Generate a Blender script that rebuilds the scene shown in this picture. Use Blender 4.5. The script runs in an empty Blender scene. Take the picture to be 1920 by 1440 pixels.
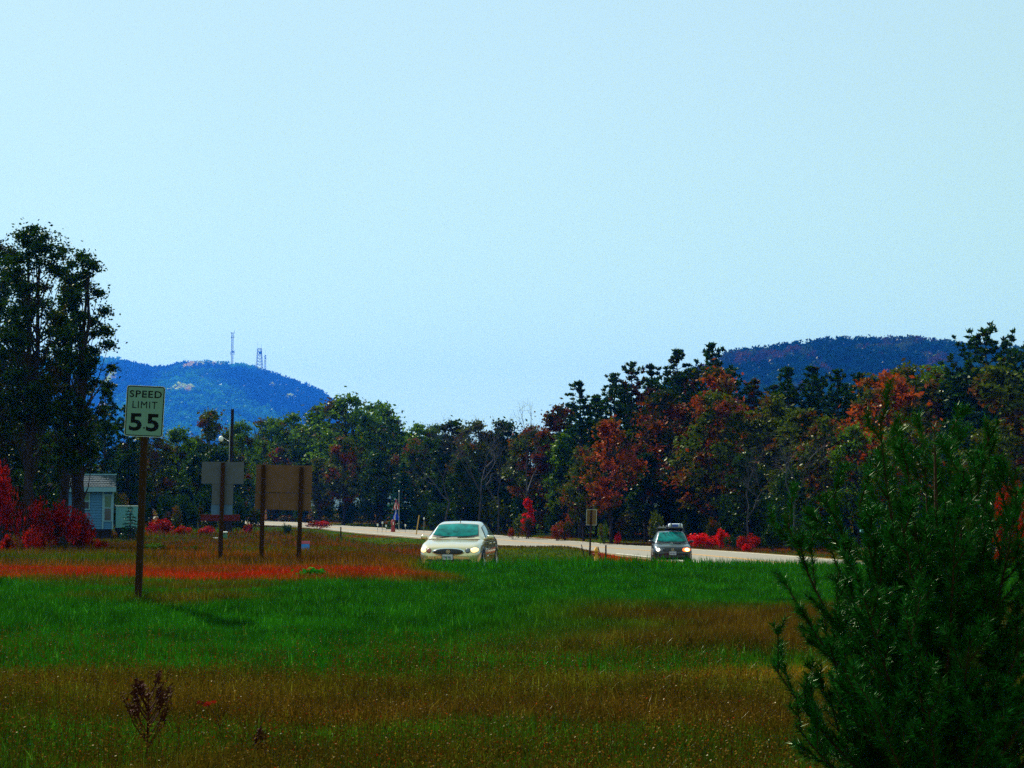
import bpy, bmesh, math, random
import numpy as np
from mathutils import Vector, Matrix, noise as mnoise
from mathutils.bvhtree import BVHTree

rng = np.random.default_rng(11)
random.seed(11)
R = math.radians
sc = bpy.context.scene
COL = sc.collection

# ------------------------------------------------------------------ camera
F = 3200.0          # focal length in pixels of the 1920 px wide photograph
PITCH = R(4.4)
CAMZ = 1.6
cam_d = bpy.data.cameras.new('camera')
cam = bpy.data.objects.new('camera', cam_d)
COL.objects.link(cam)
cam.location = (0, 0, CAMZ)
cam.rotation_euler = (R(90) + PITCH, 0, 0)
cam_d.sensor_width = 36
cam_d.lens = 60
cam_d.clip_start = 0.1
cam_d.clip_end = 9000
sc.camera = cam

# ------------------------------------------------------------------ world, sun, exposure
SUN = Vector((-0.52, 0.80, 0.0)).normalized() * math.cos(R(43)) + Vector((0, 0, math.sin(R(43))))
w = bpy.data.worlds.new('World')
sc.world = w
w.use_nodes = True
nt = w.node_tree
for n in list(nt.nodes):
    nt.nodes.remove(n)
sky = nt.nodes.new('ShaderNodeTexSky')
sky.sky_type = 'NISHITA'
sky.sun_disc = False
sky.sun_elevation = R(43)
sky.sun_rotation = math.atan2(SUN.x, SUN.y)
sky.air_density = 1.0
sky.dust_density = 1.2
sky.ozone_density = 1.0
veil = nt.nodes.new('ShaderNodeMixRGB')          # thin high cloud over the whole sky
veil.inputs[0].default_value = 0.62
veil.inputs[2].default_value = (3.85, 5.85, 5.1, 1)
bg = nt.nodes.new('ShaderNodeBackground')
bg.inputs[1].default_value = 0.1
out = nt.nodes.new('ShaderNodeOutputWorld')
tc = nt.nodes.new('ShaderNodeTexCoord')
ns = nt.nodes.new('ShaderNodeTexNoise')
ns.inputs['Scale'].default_value = 2.2
ns.inputs['Detail'].default_value = 3
mr = nt.nodes.new('ShaderNodeMapRange')
mr.inputs[1].default_value = 0.3; mr.inputs[2].default_value = 0.7
mr.inputs[3].default_value = 0.86; mr.inputs[4].default_value = 0.93
nt.links.new(tc.outputs['Generated'], ns.inputs['Vector'])
nt.links.new(ns.outputs['Fac'], mr.inputs[0])
sep = nt.nodes.new('ShaderNodeSeparateXYZ')
nt.links.new(tc.outputs['Generated'], sep.inputs[0])
el = nt.nodes.new('ShaderNodeMapRange'); el.interpolation_type = 'SMOOTHSTEP'
el.inputs[1].default_value = 0.0; el.inputs[2].default_value = 0.34
nt.links.new(sep.outputs['Z'], el.inputs[0])
vc = nt.nodes.new('ShaderNodeMixRGB')              # whiter, warmer veil low down, bluer high up
vc.inputs[1].default_value = (3.15, 4.75, 2.6, 1)
vc.inputs[2].default_value = (2.7, 3.9, 3.45, 1)
nt.links.new(el.outputs[0], vc.inputs[0])
nt.links.new(vc.outputs[0], veil.inputs[2])
nt.links.new(mr.outputs[0], veil.inputs[0])
nt.links.new(sky.outputs[0], veil.inputs[1])
nt.links.new(veil.outputs[0], bg.inputs[0])
nt.links.new(bg.outputs[0], out.inputs[0])

sun_d = bpy.data.lights.new('sun', 'SUN')
sun_d.energy = 5.0
sun_d.angle = R(0.5)
sun_d.color = (1.0, 0.95, 0.86)
sun = bpy.data.objects.new('sun', sun_d)
sun.rotation_euler = SUN.to_track_quat('Z', 'Y').to_euler()
COL.objects.link(sun)

sc.view_settings.view_transform = 'Standard'
sc.view_settings.look = 'None'
sc.view_settings.exposure = 1.1
sc.view_settings.gamma = 1.0
sc.view_settings.use_curve_mapping = False
sc.render.engine = 'CYCLES'
sc.cycles.max_bounces = 5
sc.cycles.diffuse_bounces = 2
sc.cycles.glossy_bounces = 2
sc.cycles.transmission_bounces = 2
sc.cycles.volume_bounces = 0
sc.cycles.transparent_max_bounces = 8
sc.cycles.use_denoising = False
sc.cycles.sample_clamp_indirect = 4.0
sc.render.use_persistent_data = False

# ------------------------------------------------------------------ helpers
def at(px, py, Y):
    dx = (px - 960) / F
    dy = (720 - py) / F
    d = Vector((dx, math.cos(PITCH) - dy * math.sin(PITCH), math.sin(PITCH) + dy * math.cos(PITCH)))
    k = Y / d.y
    return Vector((d.x * k, Y, CAMZ + d.z * k))

def tag(o, label=None, cat=None, group=None, kind=None):
    if label: o['label'] = label
    if cat: o['category'] = cat
    if group: o['group'] = group
    if kind: o['kind'] = kind
    return o

def thing(name, label, cat, loc=(0, 0, 0), rz=0.0, group=None):
    o = bpy.data.objects.new(name, None)
    o.empty_display_size = 0.2
    o.location = loc
    o.rotation_euler = (0, 0, rz)
    COL.objects.link(o)
    return tag(o, label, cat, group)

def link(name, mesh, mat=None, parent=None, smooth=False):
    o = bpy.data.objects.new(name, mesh)
    COL.objects.link(o)
    if mat is not None and len(mesh.materials) == 0:
        mesh.materials.append(mat)
    if parent is not None:
        o.parent = parent
    if smooth and len(mesh.polygons):
        mesh.polygons.foreach_set('use_smooth', np.ones(len(mesh.polygons), bool))
    return o

def npmesh(name, verts, faces, cols=None):
    """faces: (M,k) int array, all faces same size"""
    verts = np.asarray(verts, np.float32)
    faces = np.asarray(faces, np.int32)
    me = bpy.data.meshes.new(name)
    M, k = faces.shape
    me.vertices.add(len(verts))
    me.vertices.foreach_set('co', verts.ravel())
    me.loops.add(M * k)
    me.loops.foreach_set('vertex_index', faces.ravel())
    me.polygons.add(M)
    me.polygons.foreach_set('loop_start', np.arange(0, M * k, k, dtype=np.int32))
    try:
        me.polygons.foreach_set('loop_total', np.full(M, k, np.int32))
    except Exception:
        pass
    me.update(calc_edges=True)
    if cols is not None:
        a = me.color_attributes.new('Col', 'FLOAT_COLOR', 'POINT')
        c = np.ones((len(verts), 4), np.float32)
        c[:, :3] = cols
        a.data.foreach_set('color', c.ravel())
    return me

class MB:
    """collects shapes into one mesh"""
    def __init__(self):
        self.v = []; self.f = []
    def add(self, vs, fs):
        n = len(self.v)
        self.v += [tuple(p) for p in vs]
        self.f += [tuple(i + n for i in f) for f in fs]
        return self
    def box(self, c, s, rot=None):
        cx, cy, cz = c; a, b, d = s[0] / 2, s[1] / 2, s[2] / 2
        vs = [Vector((x, y, z)) for x in (-a, a) for y in (-b, b) for z in (-d, d)]
        if rot is not None: vs = [rot @ v for v in vs]
        vs = [v + Vector(c) for v in vs]
        return self.add(vs, [(0, 1, 3, 2), (4, 6, 7, 5), (0, 4, 5, 1), (2, 3, 7, 6), (0, 2, 6, 4), (1, 5, 7, 3)])
    def tube(self, pts, rad, n=6, cap=True):
        pts = [Vector(p) for p in pts]
        if not hasattr(rad, '__len__'): rad = [rad] * len(pts)
        vs = []; fs = []
        up = Vector((0.31, 0.17, 0.93))
        for i, p in enumerate(pts):
            t = (pts[min(i + 1, len(pts) - 1)] - pts[max(i - 1, 0)])
            if t.length < 1e-9: t = Vector((0, 0, 1))
            t.normalize()
            a = t.cross(up)
            if a.length < 0.05: a = t.cross(Vector((1, 0, 0)))
            a.normalize(); b = t.cross(a)
            for k in range(n):
                q = 2 * math.pi * k / n
                vs.append(p + (a * math.cos(q) + b * math.sin(q)) * rad[i])
        for i in range(len(pts) - 1):
            for k in range(n):
                k2 = (k + 1) % n
                fs.append((i * n + k, i * n + k2, (i + 1) * n + k2, (i + 1) * n + k))
        if cap:
            fs.append(tuple(range(n - 1, -1, -1)))
            fs.append(tuple((len(pts) - 1) * n + k for k in range(n)))
        return self.add(vs, fs)
    def lathe(self, prof, n=20, axis='z', c=(0, 0, 0)):
        vs = []; fs = []
        for (r, h) in prof:
            for k in range(n):
                q = 2 * math.pi * k / n
                if axis == 'z': p = (r * math.cos(q), r * math.sin(q), h)
                elif axis == 'x': p = (h, r * math.cos(q), r * math.sin(q))
                else: p = (r * math.cos(q), h, r * math.sin(q))
                vs.append((p[0] + c[0], p[1] + c[1], p[2] + c[2]))
        for i in range(len(prof) - 1):
            for k in range(n):
                k2 = (k + 1) % n
                fs.append((i * n + k, i * n + k2, (i + 1) * n + k2, (i + 1) * n + k))
        return self.add(vs, fs)
    def mesh(self, name):
        me = bpy.data.meshes.new(name)
        me.from_pydata([tuple(p) for p in self.v], [], self.f)
        bm = bmesh.new(); bm.from_mesh(me)
        bmesh.ops.recalc_face_normals(bm, faces=bm.faces)
        bm.to_mesh(me); bm.free()
        me.update()
        return me
    def build(self, name, mat, parent=None, smooth=False, bevel=0):
        me = self.mesh(name)
        if bevel:
            bm = bmesh.new(); bm.from_mesh(me)
            bmesh.ops.bevel(bm, geom=list(bm.edges), offset=bevel, segments=2, affect='EDGES', profile=0.6)
            bm.to_mesh(me); bm.free()
        return link(name, me, mat, parent, smooth)

# smooth value noise on numpy arrays
_perm = rng.random((256, 256))
def vnoise(x, y, s=1.0, o=0):
    x = np.asarray(x, float) / s + 31.7 + o * 17.3; y = np.asarray(y, float) / s + 57.1 + o * 9.1
    xi = np.floor(x).astype(int); yi = np.floor(y).astype(int)
    fx = x - xi; fy = y - yi
    fx = fx * fx * (3 - 2 * fx); fy = fy * fy * (3 - 2 * fy)
    g = lambda a, b: _perm[a % 256, b % 256]
    return (g(xi, yi) * (1 - fx) + g(xi + 1, yi) * fx) * (1 - fy) + (g(xi, yi + 1) * (1 - fx) + g(xi + 1, yi + 1) * fx) * fy
def fbm(x, y, s=1.0, o=0):
    return (vnoise(x, y, s, o) + 0.5 * vnoise(x, y, s / 2.1, o + 1) + 0.25 * vnoise(x, y, s / 4.3, o + 2)) / 1.75
def sstep(a, b, x):
    t = np.clip((np.asarray(x, float) - a) / (b - a), 0, 1)
    return t * t * (3 - 2 * t)

# ------------------------------------------------------------------ materials
def newmat(name):
    m = bpy.data.materials.new(name)
    m.use_nodes = True
    nt = m.node_tree
    return m, nt, nt.nodes['Principled BSDF']

def plain(name, col, rough=0.5, metal=0.0, spec=None, var=0.15, scale=6.0, coat=0.0, bump=0.0, coord='Object'):
    m, nt, b = newmat(name)
    b.inputs['Roughness'].default_value = rough
    b.inputs['Metallic'].default_value = metal
    if spec is None: spec = 0.10 if rough > .5 else 0.5
    b.inputs['Specular IOR Level'].default_value = spec
    b.inputs['Coat Weight'].default_value = coat
    b.inputs['Coat Roughness'].default_value = 0.05
    t = nt.nodes.new('ShaderNodeTexCoord')
    n = nt.nodes.new('ShaderNodeTexNoise')
    n.inputs['Scale'].default_value = scale
    n.inputs['Detail'].default_value = 6
    n.inputs['Roughness'].default_value = 0.65
    nt.links.new(t.outputs[coord], n.inputs['Vector'])
    r = nt.nodes.new('ShaderNodeMapRange')
    r.inputs[1].default_value = 0.3; r.inputs[2].default_value = 0.7
    r.inputs[3].default_value = 1 - var; r.inputs[4].default_value = 1 + var
    nt.links.new(n.outputs['Fac'], r.inputs[0])
    mx = nt.nodes.new('ShaderNodeVectorMath'); mx.operation = 'SCALE'
    mx.inputs[0].default_value = col
    nt.links.new(r.outputs[0], mx.inputs['Scale'])
    nt.links.new(mx.outputs[0], b.inputs['Base Color'])
    if bump:
        bp = nt.nodes.new('ShaderNodeBump')
        bp.inputs['Strength'].default_value = bump
        bp.inputs['Distance'].default_value = 0.02
        nt.links.new(n.outputs['Fac'], bp.inputs['Height'])
        nt.links.new(bp.outputs[0], b.inputs['Normal'])
    return m

def matte_leaf(nt, outc, trans, gloss, rough):
    L = nt.links
    b = nt.nodes.get('Principled BSDF')
    if b: nt.nodes.remove(b)
    d = nt.nodes.new('ShaderNodeBsdfDiffuse'); L.new(outc, d.inputs['Color'])
    t = nt.nodes.new('ShaderNodeBsdfTranslucent'); L.new(outc, t.inputs['Color'])
    gl = nt.nodes.new('ShaderNodeBsdfGlossy'); gl.inputs['Roughness'].default_value = rough
    gl.inputs['Color'].default_value = (0.95, 1.0, 0.75, 1)
    m1 = nt.nodes.new('ShaderNodeMixShader'); m1.inputs[0].default_value = trans
    m2 = nt.nodes.new('ShaderNodeMixShader'); m2.inputs[0].default_value = gloss
    L.new(d.outputs[0], m1.inputs[1]); L.new(t.outputs[0], m1.inputs[2])
    L.new(m1.outputs[0], m2.inputs[1]); L.new(gl.outputs[0], m2.inputs[2])
    L.new(m2.outputs[0], nt.nodes['Material Output'].inputs[0])

def leafmat(name, c1, c2, c3=None, patch=0.5, patch_scale=0.45, rough=0.36, spec=0.16, trans=0.28, soft=0.06):
    """leaf material: c1/c2 vary leaf by leaf, c3 (turned leaves) comes in patches of the crown"""
    m, nt, b = newmat(name)
    L = nt.links
    g = nt.nodes.new('ShaderNodeNewGeometry')
    mx = nt.nodes.new('ShaderNodeMixRGB')
    mx.inputs[1].default_value = (*c1, 1); mx.inputs[2].default_value = (*c2, 1)
    L.new(g.outputs['Random Per Island'], mx.inputs[0])
    outc = mx.outputs[0]
    if c3 is not None:
        tc = nt.nodes.new('ShaderNodeTexCoord')
        oi = nt.nodes.new('ShaderNodeObjectInfo')
        add = nt.nodes.new('ShaderNodeVectorMath'); add.operation = 'ADD'
        sc_ = nt.nodes.new('ShaderNodeVectorMath'); sc_.operation = 'SCALE'
        sc_.inputs[0].default_value = (37, 53, 71)
        L.new(oi.outputs['Random'], sc_.inputs['Scale'])
        L.new(tc.outputs['Object'], add.inputs[0]); L.new(sc_.outputs[0], add.inputs[1])
        n = nt.nodes.new('ShaderNodeTexNoise'); n.inputs['Scale'].default_value = patch_scale
        n.inputs['Detail'].default_value = 2.5
        L.new(add.outputs[0], n.inputs['Vector'])
        r = nt.nodes.new('ShaderNodeMapRange')
        r.inputs[1].default_value = patch - soft; r.inputs[2].default_value = patch + soft
        L.new(n.outputs['Fac'], r.inputs[0])
        m2 = nt.nodes.new('ShaderNodeMixRGB')
        L.new(r.outputs[0], m2.inputs[0]); L.new(outc, m2.inputs[1]); m2.inputs[2].default_value = (*c3, 1)
        outc = m2.outputs[0]
    matte_leaf(nt, outc, trans, spec * 0.06, 0.36)
    return m

def vcolmat(name, rough=0.5, spec=0.4, trans=0.25, noise=0):
    m, nt, b = newmat(name)
    L = nt.links
    a = nt.nodes.new('ShaderNodeVertexColor'); a.layer_name = 'Col'
    outc = a.outputs[0]
    if noise:
        tc = nt.nodes.new('ShaderNodeTexCoord')
        n = nt.nodes.new('ShaderNodeTexNoise'); n.inputs['Scale'].default_value = noise; n.inputs['Detail'].default_value = 8
        L.new(tc.outputs['Object'], n.inputs['Vector'])
        r = nt.nodes.new('ShaderNodeMapRange'); r.inputs[1].default_value = .3; r.inputs[2].default_value = .7
        r.inputs[3].default_value = 0.5; r.inputs[4].default_value = 1.5
        L.new(n.outputs['Fac'], r.inputs[0])
        s = nt.nodes.new('ShaderNodeVectorMath'); s.operation = 'SCALE'
        L.new(outc, s.inputs[0]); L.new(r.outputs[0], s.inputs['Scale'])
        outc = s.outputs[0]
    matte_leaf(nt, outc, trans, spec * 0.03, 0.3)
    return m

GD = (0.008, 0.040, 0.004); GM = (0.018, 0.075, 0.006); GL = (0.045, 0.11, 0.008)
M = {}
M['leaf_dark'] = leafmat('dark green leaves', (0.002, 0.011, 0.0006), (0.0170, 0.0510, 0.0017), (0.040, 0.010, 0.001), patch=0.67)
M['leaf_green'] = leafmat('green leaves', (0.014, 0.048, 0.0008), (0.095, 0.185, 0.002), (0.060, 0.030, 0.001), patch=0.62)
M['leaf_olive'] = leafmat('olive leaves', (0.014, 0.028, 0.0008), (0.0765, 0.1020, 0.0026), (0.09, 0.026, 0.001), patch=0.58)
M['leaf_mixed'] = leafmat('turning leaves', (0.010, 0.030, 0.0008), (0.0680, 0.0935, 0.0026), (0.15, 0.022, 0.001), patch=0.56)
M['leaf_rust'] = leafmat('rust leaves', (0.055, 0.009, 0.001), (0.2040, 0.0340, 0.0026), (0.014, 0.026, 0.001), patch=0.50)
M['leaf_red'] = leafmat('red leaves', (0.22, 0.004, 0.002), (0.42, 0.014, 0.003), (0.06, 0.004, 0.001), patch=0.54, patch_scale=1.2, spec=.08)
M['leaf_scarlet'] = leafmat('scarlet leaves', (0.45, 0.002, 0.002), (0.70, 0.008, 0.004), (0.20, 0.008, 0.001), patch=0.58, patch_scale=1.2, spec=.08)
M['leaf_crimson'] = leafmat('crimson leaves', (0.14, 0.001, 0.001), (0.42, 0.006, 0.002), (0.05, 0.010, 0.001), patch=0.54, patch_scale=0.9, spec=.10)
M['leaf_orange'] = leafmat('orange leaves', (0.16, 0.014, 0.001), (0.26, 0.030, 0.002), (0.03, 0.035, 0.002), patch=0.50, patch_scale=0.8)
M['leaf_maple'] = leafmat('bright red-orange maple leaves', (0.12, 0.016, 0.001), (0.36, 0.055, 0.002), (0.03, 0.05, 0.001), patch=0.56)
M['pine'] = leafmat('pine needles', (0.002, 0.014, 0.0006), (0.0170, 0.0578, 0.0026), (0.030, 0.012, 0.001), patch=0.66)
M['pine_rust'] = leafmat('pine needles turning rust', (0.003, 0.015, 0.0006), (0.0204, 0.0578, 0.0026), (0.075, 0.013, 0.001), patch=0.57)
M['spruce'] = leafmat('spruce needles', (0.001, 0.016, 0.006), (0.0068, 0.0595, 0.0238))
M['needle'] = leafmat('young pine needles', (0.0005, 0.012, 0.0008), (0.0073, 0.1285, 0.0056), (0.05, 0.06, 0.003), patch=0.72, patch_scale=3.0, rough=0.30, spec=0.22, trans=0.03)
M['leaf_weed'] = leafmat('broad weed leaves', (0.004, 0.07, 0.004), (0.02, 0.20, 0.01), spec=.03)
M['bark'] = plain('grey brown bark', (0.022, 0.016, 0.014), 0.9, var=0.5, scale=9, bump=0.6)
M['bark_blue'] = plain('grey pine bark', (0.030, 0.026, 0.034), 0.9, var=0.4, scale=6)
M['bark_pale'] = plain('pale grey bark', (0.045, 0.042, 0.050), 0.9, var=0.4, scale=5)
M['bark_young'] = plain('brown young bark', (0.045, 0.018, 0.010), 0.8, var=0.5, scale=40)
M['grass'] = vcolmat('grass blades', 0.5, 0.22, 0.28)
M['stalk'] = vcolmat('dry stalks', 0.8, 0.08, 0.1)
M['soil'] = vcolmat('thatch and soil', 0.9, 0.1, 0.0, noise=4.0)
M['hillwood'] = vcolmat('hill forest foliage', 0.7, 0.1, 0.15)
M['hillground'] = plain('wooded hill ground', (0.010, 0.04, 0.008), 0.95, spec=0.1, var=0.5, scale=0.05)
M['asphalt'] = plain('worn pale asphalt', (0.165, 0.152, 0.118), 0.85, var=0.10, scale=2.5, bump=0.2)
M['gravel'] = plain('sandy gravel', (0.15, 0.10, 0.035), 0.95, var=0.3, scale=8, bump=0.6)
M['yellow'] = plain('yellow road paint', (0.50, 0.24, 0.02), 0.6, var=0.2, scale=5)
M['whiteline'] = plain('white road paint', (0.55, 0.53, 0.42), 0.6, var=0.15, scale=5)
M['wood'] = plain('weathered brown post wood', (0.028, 0.011, 0.004), 0.85, var=0.45, scale=14, bump=0.5)
M['wood_dark'] = plain('dark post wood', (0.016, 0.012, 0.012), 0.85, var=0.4, scale=14)
M['wood_pale'] = plain('pale stake wood', (0.50, 0.30, 0.08), 0.8, var=0.3, scale=14)
M['sign_face'] = plain('aged reflective sheeting', (0.095, 0.19, 0.155), 0.5, var=0.07, scale=7, spec=0.5)
M['sign_white'] = plain('white sign edge', (0.40, 0.44, 0.42), 0.5, var=0.04)
M['sign_black'] = plain('black sign ink', (0.004, 0.004, 0.005), 0.85, var=0.1)
M['sign_back_grey'] = plain('bare aluminium sign back', (0.080, 0.092, 0.110), 0.7, metal=0.25, var=0.12, scale=3)
M['sign_back_blue'] = plain('bluish aluminium sign back', (0.07, 0.14, 0.25), 0.7, metal=0.25, var=0.12, scale=3)
M['sign_back_brown'] = plain('brown plywood sign back', (0.115, 0.062, 0.034), 0.85, var=0.16, scale=4)
M['sign_back_tan'] = plain('tan sign back', (0.14, 0.085, 0.03), 0.8, var=0.15, scale=4)
M['board_red'] = plain('dark red board', (0.09, 0.012, 0.006), 0.8, var=0.3, scale=8)
M['galv'] = plain('galvanised metal', (0.45, 0.46, 0.46), 0.4, metal=0.7, var=0.1)
M['white'] = plain('white paint', (0.78, 0.78, 0.74), 0.5, var=0.06)
M['siding'] = plain('pale blue siding', (0.055, 0.17, 0.34), 0.7, var=0.08, scale=5)
M['siding_trim'] = plain('pale trim', (0.16, 0.32, 0.42), 0.6, var=0.06)
M['shingle'] = plain('grey shingle', (0.035, 0.055, 0.065), 0.9, var=0.35, scale=10, bump=0.4)
M['pane'] = plain('dark pane', (0.010, 0.014, 0.05), 0.12, var=0.2, spec=0.6)
M['pane_green'] = plain('curtained green pane', (0.05, 0.13, 0.10), 0.3, var=0.2, spec=0.5)
M['panel_aqua'] = plain('pale aqua panel', (0.14, 0.36, 0.38), 0.7, var=0.08)
M['green_box'] = plain('green enamel', (0.05, 0.17, 0.10), 0.5)
M['blue_plastic'] = plain('blue plastic', (0.02, 0.20, 0.62), 0.5, var=0.2)
M['pink'] = plain('pink board', (0.50, 0.10, 0.16), 0.6, var=0.2)
M['red_cloth'] = plain('red cloth', (0.45, 0.015, 0.015), 0.8, var=0.2)
M['white_cloth'] = plain('white cloth', (0.72, 0.70, 0.68), 0.8, var=0.1)
M['blue_cloth'] = plain('blue cloth', (0.01, 0.05, 0.55), 0.8, var=0.2)
M['orange_p'] = plain('orange plastic', (0.80, 0.35, 0.02), 0.5, var=0.2)
M['red_p'] = plain('dark red plastic', (0.30, 0.02, 0.02), 0.5, var=0.2)
M['steel_dark'] = plain('dark tower steel', (0.004, 0.008, 0.02), 0.8)
M['paint_gold'] = plain('pale champagne car paint', (0.64, 0.52, 0.31), 0.20, metal=0.65, var=0.02, coat=1.0)
M['paint_dark'] = plain('dark green car paint', (0.010, 0.016, 0.018), 0.3, metal=0.1, var=0.03, coat=0.45)
M['autoglass'] = plain('windscreen with painted sky teal', (0.001, 0.11, 0.10), 0.12, var=0.7, scale=3.5, spec=0.10)  # blotchy teal base paints in the sky reflected by the glass
M['sideglass'] = plain('side window glass', (0.10, 0.20, 0.20), 0.05, var=0.3, scale=2.0, spec=0.8)
M['rubber'] = plain('black rubber', (0.012, 0.012, 0.012), 0.7)
M['blacktrim'] = plain('black trim', (0.008, 0.008, 0.010), 0.4)
M['chrome'] = plain('chrome', (0.75, 0.75, 0.72), 0.12, metal=1.0, var=0.02)
M['alloy'] = plain('alloy rim', (0.55, 0.55, 0.52), 0.3, metal=0.8, var=0.05)
M['lens_grey'] = plain('grey lamp glass', (0.10, 0.12, 0.16), 0.08, spec=0.8)
M['lens_red'] = plain('amber lamp glass', (0.30, 0.06, 0.03), 0.08, spec=0.8)
M['plate'] = plain('pale licence plate', (0.42, 0.46, 0.55), 0.5, var=0.05)
M['ink'] = plain('navy plate ink', (0.02, 0.025, 0.10), 0.5)
M['cargo_grey'] = plain('pale cargo shell', (0.50, 0.55, 0.60), 0.4, var=0.2)
M['cargo_blue'] = plain('blue cargo cloth', (0.05, 0.08, 0.30), 0.6, var=0.2)
M['weed'] = plain('dried red brown weed', (0.045, 0.007, 0.003), 0.8, var=0.4, scale=30)

def emis(name, col, s, base=(0.8, 0.7, 0.5)):
    m, nt, b = newmat(name)
    b.inputs['Base Color'].default_value = (*base, 1)
    b.inputs['Emission Color'].default_value = (*col, 1)
    b.inputs['Emission Strength'].default_value = s
    b.inputs['Roughness'].default_value = 0.15
    return m
M['lamp_warm'] = emis('lit warm headlamp', (1.0, 0.66, 0.25), 0.75)
M['lamp_white'] = emis('lit pale headlamp', (1.0, 0.93, 0.75), 1.6)
M['lamp_orange'] = emis('lit orange headlamp', (1.0, 0.45, 0.12), 4.0)
M['lamp_amber'] = emis('lit amber signal', (1.0, 0.16, 0.03), 1.0, base=(0.5, 0.1, 0.03))

# ------------------------------------------------------------------ ground
LY = [-400, 0, 10, 20, 27, 36, 44, 50, 70, 95, 120, 135, 160, 180, 215, 260, 400, 700, 1400, 5000]
LZ = [0, 0, 0, .05, .13, .26, .18, .13, .0, .12, .28, .30, .28, .38, .74, 1.3, 2.5, 4, 5, 5]
RY = [-400, 0, 18, 22, 27, 34, 41, 45, 51, 60, 76, 126, 150, 180, 215, 260, 400, 700, 1400, 5000]
RZ = [0, 0, 0, .04, .10, .17, .21, .14, -.12, -.50, -.62, -.60, -.13, .25, .73, 1.3, 2.5, 4, 5, 5]
def gz(x, y):
    x = np.asarray(x, float); y = np.asarray(y, float)
    k = [np.interp(y + d, LY, LZ) for d in (-2, 0, 2)]
    l = sum(k) / 3
    k = [np.interp(y + d, RY, RZ) for d in (-1.5, 0, 1.5)]
    r = sum(k) / 3
    a = x + 0.14 * y
    t = sstep(1.5, 8.5, a)
    z = l * (1 - t) + r * t
    near = np.clip(1 - (y - 60) / 40, 0, 1)
    z = z + .42 * np.exp(-((y - 97) / 8.5) ** 2) * (1 - sstep(2.8, 5.8, x)) * sstep(-9, -4, x) + .06 * np.exp(-((x + 5.2) / 3.2) ** 2 - ((y - 28.5) / 3.0) ** 2) - .14 * np.exp(-((x + 3.0) / 3.0) ** 2 - ((y - 22.5) / 2.4) ** 2) + .10 * np.exp(-((x - 3.5) / 4.0) ** 2 - ((y - 26) / 2.6) ** 2)
    return z + near * 0.10 * (vnoise(x, y, 3.5) - 0.5) + near * 0.16 * (vnoise(x, y, 9, 3) - 0.5) * (y > 16)
def g(x, y): return float(gz(x, y))

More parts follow.
